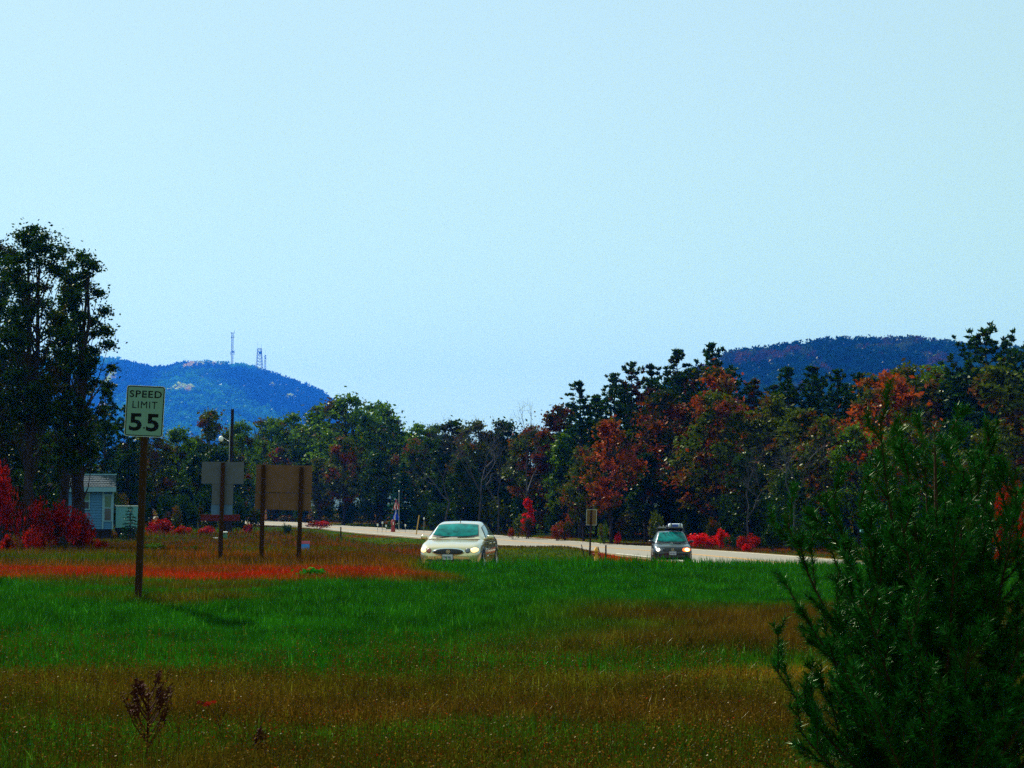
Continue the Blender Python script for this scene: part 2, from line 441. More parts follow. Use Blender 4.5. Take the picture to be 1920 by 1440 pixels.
C_GREEN = np.array((0.020, 0.180, 0.006)); C_GREEN2 = np.array((0.052, 0.150, 0.008))
C_BROWN = np.array((0.165, 0.094, 0.012)); C_OLIVE = np.array((0.150, 0.165, 0.009))
C_GOLD = np.array((0.42, 0.22, 0.020)); C_RED = np.array((0.46, 0.022, 0.006)); C_ORANGE = np.array((0.36, 0.060, 0.008))
C_DARK = np.array((0.050, 0.030, 0.008))
def zone(x, y, jit=True):
    """ground cover colour by place"""
    x = np.asarray(x, float); y = np.asarray(y, float)
    n1 = fbm(x, y, 4.0, 5); n2 = fbm(x * 0.35, y, 1.6, 8); n3 = fbm(x, y, 0.7, 12)
    px = 960 + F * x / np.maximum(y, 1)
    c = np.empty((len(x), 3)); c[:] = C_BROWN
    def mix(col, w):
        w = np.clip(w, 0, 1)[:, None]
        c[:] = c * (1 - w) + col * w
    # foreground brown with olive drifts
    mix(C_OLIVE, sstep(0.38, 0.60, n2) * 0.8)
    mix(C_GREEN2, sstep(0.40, 0.54, n1) * 0.85)
    mix(C_GREEN, sstep(0.50, 0.62, fbm(x * .6, y, 2.4, 90)) * 0.75)
    mix(C_DARK, sstep(0.58, 0.70, fbm(x, y, 1.2, 95)) * 0.6)
    mix(C_OLIVE, 0.6 * sstep(13.0, 16.0, y + 2 * n1))
    # golden strip
    gl = sstep(15.6, 16.6, y + 1.5 * (n1 - .5)) * (1 - sstep(18.2, 19.4, y + 1.5 * (n1 - .5)))
    mix(C_GOLD * 0.75, gl * sstep(-1.5, 2.5, x) * 0.85)
    # middle green
    gm = sstep(14.8, 17.6, y + 6.5 * (n1 - .5) + 2.5 * (n2 - .5) - 2.2 * sstep(-3, 1.5, x))
    mix(C_GREEN, gm)
    # brown drift in the green, centre and right
    bd = sstep(18.8, 20.6, y + 3 * (n2 - .5)) * (1 - sstep(25.5, 29, y + 4 * (n1 - .5))) * sstep(-1.2, 1.4, x + 2.0 * (n1 - .5) - 0.1 * (y - 20))
    mix(C_BROWN * 0.8, bd * (0.45 + 0.5 * sstep(.4, .6, n2)))
    # brown mottling left near the speed sign
    bl = sstep(22.5, 25, y) * (1 - sstep(33, 35, y)) * (1 - sstep(-4.6, -3.4, x)) * sstep(-9.5, -6.5, x)
    mix(C_BROWN * 0.9, bl * sstep(0.42, 0.58, n2) * 0.85)
    bl2 = sstep(20, 22, y) * (1 - sstep(26, 28, y)) * (1 - sstep(-1.5, 0, x))
    mix(C_BROWN * 0.8, bl2 * sstep(0.55, 0.68, n2) * 0.7)
    # beyond the crest: right side meadow and left field
    lf = 1 - sstep(2.6, 4.2, x + 0.14 * y)
    edge = 33.6 + 3.0 * (n1 - .5)
    mix(C_RED * 1.15, sstep(0, 1.2, y - edge) * lf)
    mix(C_BROWN * 1.05, sstep(41, 46, y + 5 * (n1 - .5)) * lf)
    mix(C_BROWN * 0.9, sstep(.46, .62, fbm(x * .5, y, .9, 71)) * 0.85 * lf * (y > 33) * (y < 48))
    lf2 = (y > 50).astype(float)
    far = C_BROWN * 0.95
    mix(far * .75, lf2 * (1 - lf) * sstep(50, 56, y))
    mix(C_BROWN * .62, lf * sstep(46, 52, y))
    mix(C_GREEN2, lf2 * sstep(0.54, 0.64, n1) * 0.65)
    mix(C_ORANGE, lf2 * sstep(0.56, 0.66, n2) * 0.5)
    # orange red drift by the road left of the dark car
    od = sstep(4.0, 5.0, x - (97 - y) * 0.02) * (y > 62) * (y < 112) * (x < 7.5)
    mix(C_RED * 0.7 + C_ORANGE * 0.4, od * 0.95)
    # green strip by the road on the left and beyond the pale car
    gs = sstep(118, 126, y) * (1 - sstep(200, 210, y))
    mix(C_GREEN2 * 1.1, gs * 0.8 * (n1 > 0.42))
    gs2 = sstep(60, 66, y) * (1 - sstep(92, 100, y)) * (x > -2) * (x < 4.2)
    mix(C_GREEN2, gs2 * 0.75)
    if jit:
        v = 0.62 + 0.76 * n3
        c *= v[:, None]
    return c * np.array([.60, .52, .35])

def build_terrain():
    ys = np.concatenate([np.arange(-60, 4, 8), np.arange(4, 60, 0.5), np.arange(60, 262, 1.5), np.geomspace(265, 6700, 50)])
    us = np.linspace(-1, 1, 181)
    us = np.sign(us) * (0.55 * np.abs(us) + 0.45 * np.abs(us) ** 3)
    V = []; 
    for y in ys:
        wdt = max(70, abs(y) * 0.85 + 40)
        V.append(np.stack([us * wdt, np.full_like(us, y)], 1))
    V = np.concatenate(V)
    z = gz(V[:, 0], V[:, 1])
    n = len(us); m = len(ys)
    ii = (np.arange(m - 1)[:, None] * n + np.arange(n - 1)[None]).ravel()
    faces = np.stack([ii, ii + 1, ii + n + 1, ii + n], 1)
    cols = zone(V[:, 0], V[:, 1]) * 0.55
    me = npmesh('ground', np.column_stack([V, z]), faces, cols)
    o = link('ground', me, M['soil'], smooth=True)
    tag(o, kind='structure')
build_terrain()

# ------------------------------------------------------------------ road
def polyline(ctrl, step=1.5):
    P = np.array(ctrl, float)
    out = []
    for i in range(len(P) - 1):
        p0 = P[max(i - 1, 0)]; p1 = P[i]; p2 = P[i + 1]; p3 = P[min(i + 2, len(P) - 1)]
        n = max(2, int(np.linalg.norm(p2 - p1) / step))
        for k in range(n):
            t = k / n
            out.append(0.5 * ((2 * p1) + (-p0 + p2) * t + (2 * p0 - 5 * p1 + 4 * p2 - p3) * t * t + (-p0 + 3 * p1 - 3 * p2 + p3) * t ** 3))
    out.append(P[-1])
    return np.array(out)
def strip(line, o0, o1, lift, name, mat, nx=6, thick=0.0):
    d = np.gradient(line, axis=0); d /= np.linalg.norm(d, axis=1)[:, None]
    nrm = np.stack([d[:, 1], -d[:, 0]], 1)
    V = []
    offs = np.linspace(o0, o1, nx)
    for k in range(len(line)):
        for o in offs:
            V.append(line[k] + nrm[k] * o)
    V = np.array(V)
    z = gz(V[:, 0], V[:, 1]) + lift
    n = nx; m = len(line)
    ii = (np.arange(m - 1)[:, None] * n + np.arange(n - 1)[None]).ravel()
    F4 = np.stack([ii, ii + 1, ii + n + 1, ii + n], 1)
    me = npmesh(name, np.column_stack([V, z]), F4)
    return link(name, me, mat)
ROAD = polyline([(95, 46), (60, 50), (38, 56), (24, 63), (16, 71), (12.4, 80), (10.8, 91), (8.3, 105), (3.9, 124), (-2.5, 140), (-9.5, 156), (-19.5, 182), (-33, 215), (-52, 252), (-80, 300)])
shoulder = strip(ROAD, -4.9, 4.9, 0.035, 'road_shoulder', M['gravel'], 10); tag(shoulder, kind='structure')
road = strip(ROAD, -4.2, 4.2, 0.055, 'road', M['asphalt'], 10); tag(road, kind='structure')
for a, b in ((-0.20, -0.08), (0.08, 0.20)):
    yl = strip(ROAD, a, b, 0.061, 'centre_line', M['yellow'], 2); yl.parent = road
for a, b in ((-3.85, -3.7), (3.7, 3.85)):
    wl = strip(ROAD, a, b, 0.061, 'edge_line', M['whiteline'], 2); wl.parent = road
LANE = polyline([(9.5, 66), (4.5, 59), (1.3, 54.5), (-1.4, 50), (-4.5, 46.6), (-9, 44.5), (-16, 43.5), (-40, 43)], 1.0)
lane = strip(LANE, -1.9, 1.9, 0.04, 'side_lane', M['gravel'], 6); tag(lane, kind='structure')

def dist_to(line, x, y):
    d = np.full(len(x), 1e9)
    for p in line[::2]:
        d = np.minimum(d, np.hypot(x - p[0], y - p[1]))
    return d

# ------------------------------------------------------------------ grass
def blades(name, x, y, h, wd, cols, lean=0.5, z0=None, simple=False):
    n = len(x)
    z = gz(x, y) if z0 is None else z0
    a = rng.uniform(0, 2 * np.pi, n)
    la = rng.uniform(0, 2 * np.pi, n)
    ln = rng.uniform(0.05, 1, n) * lean
    ux, uy = np.cos(a) * wd * .5, np.sin(a) * wd * .5
    tx, ty = np.cos(la) * ln * h, np.sin(la) * ln * h
    base = np.stack([x, y, z - 0.02], 1)
    side = np.stack([ux, uy, np.zeros(n)], 1)
    if simple:
        tip = base + np.stack([tx, ty, h * np.sqrt(np.clip(1 - .35 * ln * ln, .2, 1))], 1)
        V = np.stack([base - side, base + side, tip], 1).reshape(-1, 3)
        return link(name, npmesh(name, V, np.arange(n * 3).reshape(-1, 3), np.repeat(cols, 3, axis=0)), M['grass'])
    mid = base + np.stack([tx * .35, ty * .35, h * .58], 1)
    tip = base + np.stack([tx, ty, h * np.sqrt(np.clip(1 - .35 * ln * ln, .2, 1))], 1)
    V = np.stack([base - side, base + side, mid + side * .8, mid - side * .8, tip], 1).reshape(-1, 3)
    b = np.arange(n) * 5
    T = np.concatenate([np.stack([b, b + 1, b + 2], 1), np.stack([b, b + 2, b + 3], 1), np.stack([b + 3, b + 2, b + 4], 1)])
    c = np.repeat(cols, 5, axis=0)
    me = npmesh(name, V, T, c)
    return link(name, me, M['grass'])

def sample_field(n, y0, y1, power, spread, xoff=2.0):
    """points with screen-even density: p(y) ~ y^-power"""
    u = rng.random(n)
    e = 1 - power
    y = (y0 ** e + u * (y1 ** e - y0 ** e)) ** (1 / e)
    x = rng.uniform(-1, 1, n) * (y * spread + xoff)
    return x, y

for (cnt, ya, yb, simp, nm, lab) in ((150000, 8.5, 20, False, 'near_grass', 'brown and green grass of the nearest part of the meadow'), (430000, 20, 46, True, 'meadow_grass', 'short green grass covering the rise of the meadow')):
    x, y = sample_field(cnt, ya, yb, 1.15, 0.335, 1.2)
    c = zone(x, y)
    clump = fbm(x, y, .35, 77)
    c *= (0.40 + 0.75 * rng.random(len(x)) + 1.1 * np.clip(clump - .45, -.3, .4))[:, None]
    pale = rng.random(len(x)) < 0.03
    c[pale] = c[pale] * 1.6 + np.array((0.05, 0.09, 0.015))
    green = c[:, 1] / (c[:, 0] + 1e-3)
    h = np.where(green > 1.4, rng.uniform(.05, .17, len(x)), rng.uniform(.08, .24, len(x)))
    h *= 0.55 + 0.9 * fbm(x, y, 1.2, 21)
    wd = (0.0035 + 0.00035 * y) * (1.3 if simp else 1.0)
    tag(blades(nm, x, y, h, wd, c, 0.8, simple=simp), lab, 'grass', kind='stuff')

x, y = sample_field(230000, 44, 128, 1.1, 0.32, 5)
d = dist_to(ROAD, x, y); dl = dist_to(LANE, x, y)
ok = (d > 5.2) & (dl > 1.5) & ((x < 300)) 
x, y, d = x[ok], y[ok], d[ok]
c = zone(x, y)
c *= (0.5 + 1.0 * rng.random(len(x)))[:, None]
h = rng.uniform(.12, .42, len(x)) * (0.6 + 0.8 * fbm(x, y, 3.0, 25))
h *= np.where(d < 12, 0.6, 1) * np.interp(y, [70, 110], [1, .5])
wd = 0.010 + 0.00042 * y
tag(blades('field_grass', x, y, h, wd * 1.4, c, 0.5, simple=True), 'dry brown and red grass in the field beyond the rise', 'grass', kind='stuff')

x, y = sample_field(60000, 100, 262, 1.02, 0.33, 5)
d = dist_to(ROAD, x, y)
ok = (d > 5.2)
x, y = x[ok], y[ok]
c = zone(x, y) * (0.5 + 1.0 * rng.random(len(x)))[:, None]
tag(blades('verge_grass', x, y, np.where(dist_to(ROAD, x, y) < 16, .14, rng.uniform(.15, .5, len(x))), np.full(len(x), 0.10), c, 0.5, simple=True), 'rough grass on the verge beyond the road under the trees', 'grass', kind='stuff')

# seed-headed stalks in the foreground
n = 17000
x, y = sample_field(n, 8.5, 19.5, 1.1, 0.335, 1.0)
keep = fbm(x, y, 2.2, 31) > 0.40
x, y = x[keep], y[keep]; n = len(x)
z = gz(x, y)
hh = rng.uniform(.16, .42, n)
lx, ly = rng.normal(0, .10, n) * hh, rng.normal(0, .10, n) * hh
V = []; 
base = np.stack([x, y, z], 1); top = base + np.stack([lx, ly, hh], 1)
a = rng.uniform(0, np.pi, n); sd = np.stack([np.cos(a), np.sin(a), np.zeros(n)], 1) * 0.0022
SV = np.stack([base - sd, base + sd, top], 1).reshape(-1, 3)
ST = np.arange(n * 3).reshape(-1, 3)
ctop = np.repeat(np.where(rng.random(n)[:, None] < .5, np.array([[.040, .015, .002]]), np.array([[.09, .055, .004]])), 3, axis=0)
VV = [SV]; TT = [ST]; CC = [ctop]
off = len(SV)
for s in range(7):
    t = rng.uniform(.62, 1.02, n)[:, None]
    p = base * (1 - t) + top * t + rng.normal(0, .012, (n, 3))
    r1 = rng.normal(0, 1, (n, 3)); r1 /= np.linalg.norm(r1, axis=1)[:, None]
    r2 = np.cross(r1, rng.normal(0, 1, (n, 3))); r2 /= np.linalg.norm(r2, axis=1)[:, None]
    q = rng.uniform(.0045, .009, n)[:, None]
    VV.append(np.stack([p + r1 * q, p - r1 * q * .6 + r2 * q, p - r1 * q * .6 - r2 * q], 1).reshape(-1, 3))
    TT.append(np.arange(n * 3).reshape(-1, 3) + off); off += n * 3
    cc = np.array([[.065, .034, .003]]) * rng.uniform(.4, 2.0, (n, 1)); 
    cc[rng.random(n) < .03] = (.22, .02, .003)
    CC.append(np.repeat(cc, 3, axis=0))
me = npmesh('seed_stalks', np.concatenate(VV), np.concatenate(TT), np.concatenate(CC))
tag(link('seed_stalks', me, M['stalk']), 'dry brown seed-headed weeds standing in the nearest grass', 'weeds', kind='stuff')

# ------------------------------------------------------------------ trees
def leaf_arrays(P, size, elong=1.0, up=0.3, axis=None):
    n = len(P)
    a = rng.normal(0, 1, (n, 3)); a[:, 2] *= 0.8
    if axis is not None: a = axis + 0.45 * a
    a /= np.linalg.norm(a, axis=1)[:, None]
    b = rng.normal(0, 1, (n, 3)); b = np.cross(a, b); b /= np.linalg.norm(b, axis=1)[:, None]
    s = size * rng.uniform(.6, 1.35, n)
    A = a * (s * elong)[:, None] * .5; B = b * (s)[:, None] * .36
    return np.stack([P - A, P + B, P + A, P - B], 1).reshape(-1, 3)
def leaf_mesh(name, P, size, elong=1.0, axis=None):
    V = leaf_arrays(P, size, elong, axis=axis)
    return npmesh(name, V, np.arange(len(V)).reshape(-1, 4))

def decid(name, H=12.0, rad=2.9, base=0.28, nclump=52, leaves=8200, size=.28, seed=0, lean=0.0, clump=1.0, shape=1.0, fork=1):
    """returns trunk mesh, crown mesh; trunk has limbs running to every clump"""
    r = np.random.default_rng(seed)
    mb = MB()
    z0 = H * base
    cent = []
    for i in range(nclump):
        t = (i + r.random()) / nclump            # height share of crown
        env = math.sin(math.pi * min(1, (t * 0.86 + 0.12))) ** (0.7 * shape)
        rr = rad * env * math.sqrt(r.uniform(.12, 1))
        an = r.uniform(0, 2 * math.pi)
        cent.append((rr * math.cos(an), rr * math.sin(an), z0 + (H - z0) * (0.04 + 0.90 * t)))
    cent = np.array(cent)
    trunks = []
    for f in range(fork):
        bx, by = (r.uniform(-.25, .25), r.uniform(-.2, .2)) if fork > 1 else (0, 0)
        tx, ty = r.uniform(-.3, .3) * rad * (1.6 if fork > 1 else 1), r.uniform(-.3, .3) * rad
        pts = []
        for k in range(7):
            u = k / 6
            pts.append((bx + tx * u * u + .08 * r.normal() * (k > 0), by + ty * u * u + .08 * r.normal() * (k > 0), H * .88 * u - (0.3 if k == 0 else 0)))
        rd = [(.014 * H) * (1 - .85 * (k / 6)) + .015 for k in range(7)]
        mb.tube(pts, rd, 7); trunks.append(np.array(pts))
    for cpt in cent:
        T = trunks[r.integers(len(trunks))]
        zt = max(H * .15, cpt[2] - r.uniform(.12, .25) * H)
        zt = min(zt, H * .82)
        s = np.array([np.interp(zt, T[:, 2], T[:, 0]), np.interp(zt, T[:, 2], T[:, 1]), zt])
        mid = s * .45 + cpt * .55 + np.array([0, 0, -.05 * H * r.random()])
        mb.tube([s, mid, cpt], [.0055 * H * (1.05 - zt / H) + .02, .025, .008], 4, cap=False)
    P = []
    per = max(4, leaves // nclump)
    for cpt in cent:
        rc = clump * rad * r.uniform(.20, .42)
        d = r.normal(0, 1, (per, 3)); d /= np.linalg.norm(d, axis=1)[:, None]
        q = np.abs(r.normal(0, .55, per))
        p = cpt + d * (q * rc)[:, None] * np.array([1.1, 1.1, .72])
        P.append(p)
    P = np.concatenate(P)
    return mb.mesh(name + '_trunk'), leaf_mesh(name + '_crown', P, size, 1.25)

def pine_tree(name, H=15.0, rad=2.1, base=.38, whorls=15, size=.34, seed=0, upturn=.45, dens=1.0):
    r = np.random.default_rng(seed)
    mb = MB()
    mb.tube([(0, 0, -.3), (.05 * r.normal(), 0, H * .35), (.08 * r.normal(), .05, H * .7), (0, 0, H)], [.013 * H, .010 * H, .006 * H, .01], 7)
    P = []; A = []
    for i in range(whorls):
        t = i / (whorls - 1)
        z = H * (base + (1 - base) * t * .97)
        L0 = rad * (min(1, .45 + 1.4 * t) * (1 - t) ** .62 + .10)
        nb = r.integers(4, 7)
        a0 = r.uniform(0, 6.28)
        for b in range(nb):
            if r.random() < .12: continue
            an = a0 + b * 6.283 / nb + r.normal(0, .25)
            L = L0 * r.uniform(.55, 1.25)
            d = np.array([math.cos(an), math.sin(an), 0])
            rise = (upturn * (.4 + 1.3 * t) + r.normal(0, .12))
            pts = [np.array([0, 0, z]) + d * L * u + np.array([0, 0, L * rise * u * u + .04 * u]) for u in (0, .35, .7, 1)]
            mb.tube(pts, [.04, .03, .02, .008], 4, cap=False)
            nt_ = max(2, int(L * 3.0 * dens))
            for k in range(nt_):
                u = .25 + .78 * (k + r.random()) / nt_
                c = np.array([0, 0, z]) + d * L * u + np.array([0, 0, L * rise * u * u])
                c = c + r.normal(0, .16, 3) * np.array([1, 1, .5])
                m = 17
                dirs = r.normal(0, 1, (m, 3)); dirs[:, 2] = np.abs(dirs[:, 2]) + .35; dirs += d * .8
                dirs /= np.linalg.norm(dirs, axis=1)[:, None]
                P.append(c + dirs * r.uniform(.06, .26, (m, 1)))
                A.append(dirs)
    for k in range(4):
        dirs = r.normal(0, .5, (14, 3)); dirs[:, 2] = 1; dirs /= np.linalg.norm(dirs, axis=1)[:, None]
        P.append(np.array([0, 0, H - .15 - .3 * k]) + dirs * .2); A.append(dirs)
    P = np.concatenate(P); A = np.concatenate(A)
    return mb.mesh(name + '_trunk'), leaf_mesh(name + '_crown', P, size * .62, 1.9, axis=A)

def spruce_tree(name, H=6.0, rad=1.5, seed=0, size=.16, whorls=20, dens=1.0):
    r = np.random.default_rng(seed)
    mb = MB(); mb.tube([(0, 0, -.2), (0, 0, H)], [.02 * H, .01], 6)
    P = []; A = []
    for i in range(whorls):
        t = i / whorls
        z = H * (.05 + .93 * t); L = rad * (1 - t) ** .9 * r.uniform(.85, 1.1) + .08
        nb = 9
        for b in range(nb):
            an = r.uniform(0, 6.28); Lb = L * r.uniform(.7, 1.1)
            d = np.array([math.cos(an), math.sin(an), -.18])
            mb.tube([(0, 0, z), tuple(np.array([0, 0, z]) + d * Lb)], [.02, .006], 3, cap=False)
            m = max(6, int(Lb * 22 * dens))
            u = r.uniform(.15, 1, m)[:, None]
            sd = np.array([-d[1], d[0], 0]) * r.normal(0, .18, (m, 1)) * (1.1 - u) * Lb * 1.2
            P.append(np.array([0, 0, z]) + d * Lb * u + sd + r.normal(0, .03, (m, 3)))
            A.append(np.tile(d, (m, 1)) + np.array([0, 0, .2]))
    P = np.concatenate(P); A = np.concatenate(A)
    return mb.mesh(name + '_trunk'), leaf_mesh(name + '_crown', P, size, 1.6, axis=A)

def bare_tree(name, H=12.0, seed=0, spread=.55):
    r = np.random.default_rng(seed)
    mb = MB()
    def grow(p, d, L, rad, depth):
        d = d / np.linalg.norm(d)
        m = p + d * L * .5 + r.normal(0, .05 * L, 3)
        e = p + d * L + r.normal(0, .05 * L, 3)
        mb.tube([p, m, e], [rad, rad * .8, rad * .62], 5 if depth < 2 else 3, cap=False)
        if depth >= 6: return
        nb = 2 if depth < 1 else r.integers(2, 4)
        for k in range(nb):
            nd = d + r.normal(0, spread, 3) + np.array([0, 0, .22])
            grow(e if k < 2 else m, nd, L * r.uniform(.62, .82), rad * .62, depth + 1)
    grow(np.array([0, 0, -.2]), np.array([.03, 0, 1.]), H * .30, .011 * H, 0)
    zmax = max(v[2] for v in mb.v)
    mb.v = [(v[0] * H / zmax, v[1] * H / zmax, v[2] * H / zmax) for v in mb.v]
    return mb.mesh(name + '_branches')

def bush(name, H=1.6, rad=1.2, seed=0, leaves=1300, size=.13, stems=9):
    r = np.random.default_rng(seed)
    mb = MB(); P = []
    for s in range(stems):
        an = r.uniform(0, 6.28); q = rad * math.sqrt(r.random()) * .9
        hh = H * r.uniform(.5, 1.0) * (1 - .35 * (q / rad) ** 2)
        tip = np.array([q * math.cos(an), q * math.sin(an), hh])
        mb.tube([(0.15 * tip[0], .15 * tip[1], -.05), (.7 * tip[0], .7 * tip[1], hh * .55), tuple(tip)], [.02, .014, .006], 4, cap=False)
        per = leaves // stems
        d = r.normal(0, 1, (per, 3)); d /= np.linalg.norm(d, axis=1)[:, None]
        rc = np.array([.36 * rad, .36 * rad, .36 * H])
        P.append(tip * np.array([.9, .9, .78]) + d * (r.random(per) ** .5)[:, None] * rc)
    P = np.concatenate(P); P[:, 2] = np.maximum(P[:, 2], .03)
    return mb.mesh(name + '_stems'), leaf_mesh(name + '_leaves', P, size, 1.3)

LIB = {}
DH = 12.0
for i in range(6):
    LIB['oak%d' % i] = (decid('broadleaf_%d' % i, DH, rad=[2.9, 3.2, 2.4, 2.7, 3.3, 2.1][i], base=[.22, .3, .16, .25, .2, .18][i], seed=40 + i, fork=1 + (i % 3 == 1)), DH)
for i in range(5):
    LIB['pine%d' % i] = (pine_tree('pine_%d' % i, 15.0, rad=[2.2, 1.9, 2.5, 2.0, 2.3][i], base=[.34, .42, .28, .38, .3][i], whorls=[17, 15, 18, 16, 17][i], seed=70 + i, dens=1.25), 15.0)
LIB['whitepine'] = (pine_tree('white_pine', 15.0, rad=4.2, base=.35, whorls=15, seed=91, upturn=.62, dens=1.5, size=.32), 15.0)
for i in range(2):
    LIB['spruce%d' % i] = (spruce_tree('spruce_%d' % i, 6.0, 1.6, seed=100 + i), 6.0)
for k_, ((tm_, cm_), h_) in list(LIB.items()):
    co_ = np.empty(len(cm_.vertices) * 3, np.float32); cm_.vertices.foreach_get('co', co_)
    LIB[k_] = ((tm_, cm_), float(np.percentile(co_[2::3], 99.7)))
BARE = [bare_tree('bare_%d' % i, 12.0, seed=5 + i) for i in range(3)]
BUSH = [bush('bush_%d' % i, seed=20 + i) for i in range(4)]

def put_leafy(root, key, mat, barkmat, sx, sz):
    (tm, cm), H0 = LIB[key]
    for nm, me, mt in (('trunk', tm, barkmat), ('crown', cm, mat)):
        o = bpy.data.objects.new(nm, me); COL.objects.link(o); o.parent = root
        if len(me.materials) == 0: me.materials.append(mt)
        o.material_slots[0].link = 'OBJECT'; o.material_slots[0].material = mt
        o.scale = (sx, sx, sz)

def tree(px, top, D, key, mat, label, name=None, wide=1.0, group=None, bark='bark', cat='tree'):
    x = (px - 960) / F * D
    z = g(x, D)
    H = at(px, top, D).z - z
    H0 = 12.0 if key.startswith('bare') else LIB[key][1]
    s = H / H0
    nm = name or ('pine_tree' if 'pine' in key else 'spruce_tree' if 'spruce' in key else 'bare_tree' if 'bare' in key else 'broadleaf_tree')
    t = thing(nm, label, cat, (x, D, z), random.uniform(0, 6.28), group)
    if key.startswith('bare'):
        me = BARE[int(key[4:])]
        o = bpy.data.objects.new('branches', me); COL.objects.link(o); o.parent = t
        if len(me.materials) == 0: me.materials.append(M[bark])
        o.material_slots[0].link = 'OBJECT'; o.material_slots[0].material = M[bark]
        o.scale = (s * wide, s * wide, s)
    else:
        put_leafy(t, key, M[mat], M[bark], s * wide, s)
    return t

# --- tall oaks at the left edge, built with finer leaves
def big_oak(px, top, D, seed, label, rad, base, mat, lean=0.0, n=52, leaves=26000, fork=2, shape=.8):
    n = int(n * 1.7); x = (px - 960) / F * D; z = g(x, D)
    H = at(px, top, D).z - z
    tm, cm = decid('tall_oak', H, rad, base, n, leaves, .125, seed, clump=.95, fork=fork, shape=shape)
    t = thing('oak_tree', label, 'tree', (x, D, z), 0.3 * seed)
    link('trunk', tm, M['bark'], t); link('crown', cm, M[mat], t)
    return t
big_oak(62, 408, 75, 3, 'tallest dark oak at the left edge with a pointed leafy top', 2.1, .36, 'leaf_dark', n=46, fork=2)
big_oak(152, 452, 77, 8, 'tall dark oak with a ragged right side, second from the left edge', 1.32, .24, 'leaf_dark', n=40, leaves=24000, fork=2, shape=.5)
big_oak(118, 520, 79, 14, 'slender dark oak between the two tallest oaks at the left', 1.2, .28, 'leaf_dark', n=26, leaves=11000, fork=2)
big_oak(-20, 430, 80, 9, 'tall oak cut off by the left edge of the picture', 2.0, .35, 'leaf_dark', n=44, fork=1)
big_oak(15, 640, 84, 21, 'lower oak with reddish leaves at the far left beneath the tall ones', 2.0, .15, 'leaf_dark', n=40, leaves=16000, fork=2)
big_oak(60, 690, 90, 27, 'dense low oak standing behind the red sumac', 2.2, .10, 'leaf_dark', n=44, leaves=17000, fork=2)
big_oak(150, 640, 106, 31, 'dark oak leaning over the pale blue shed', 1.1, .18, 'leaf_dark', n=30, leaves=12000, fork=1)

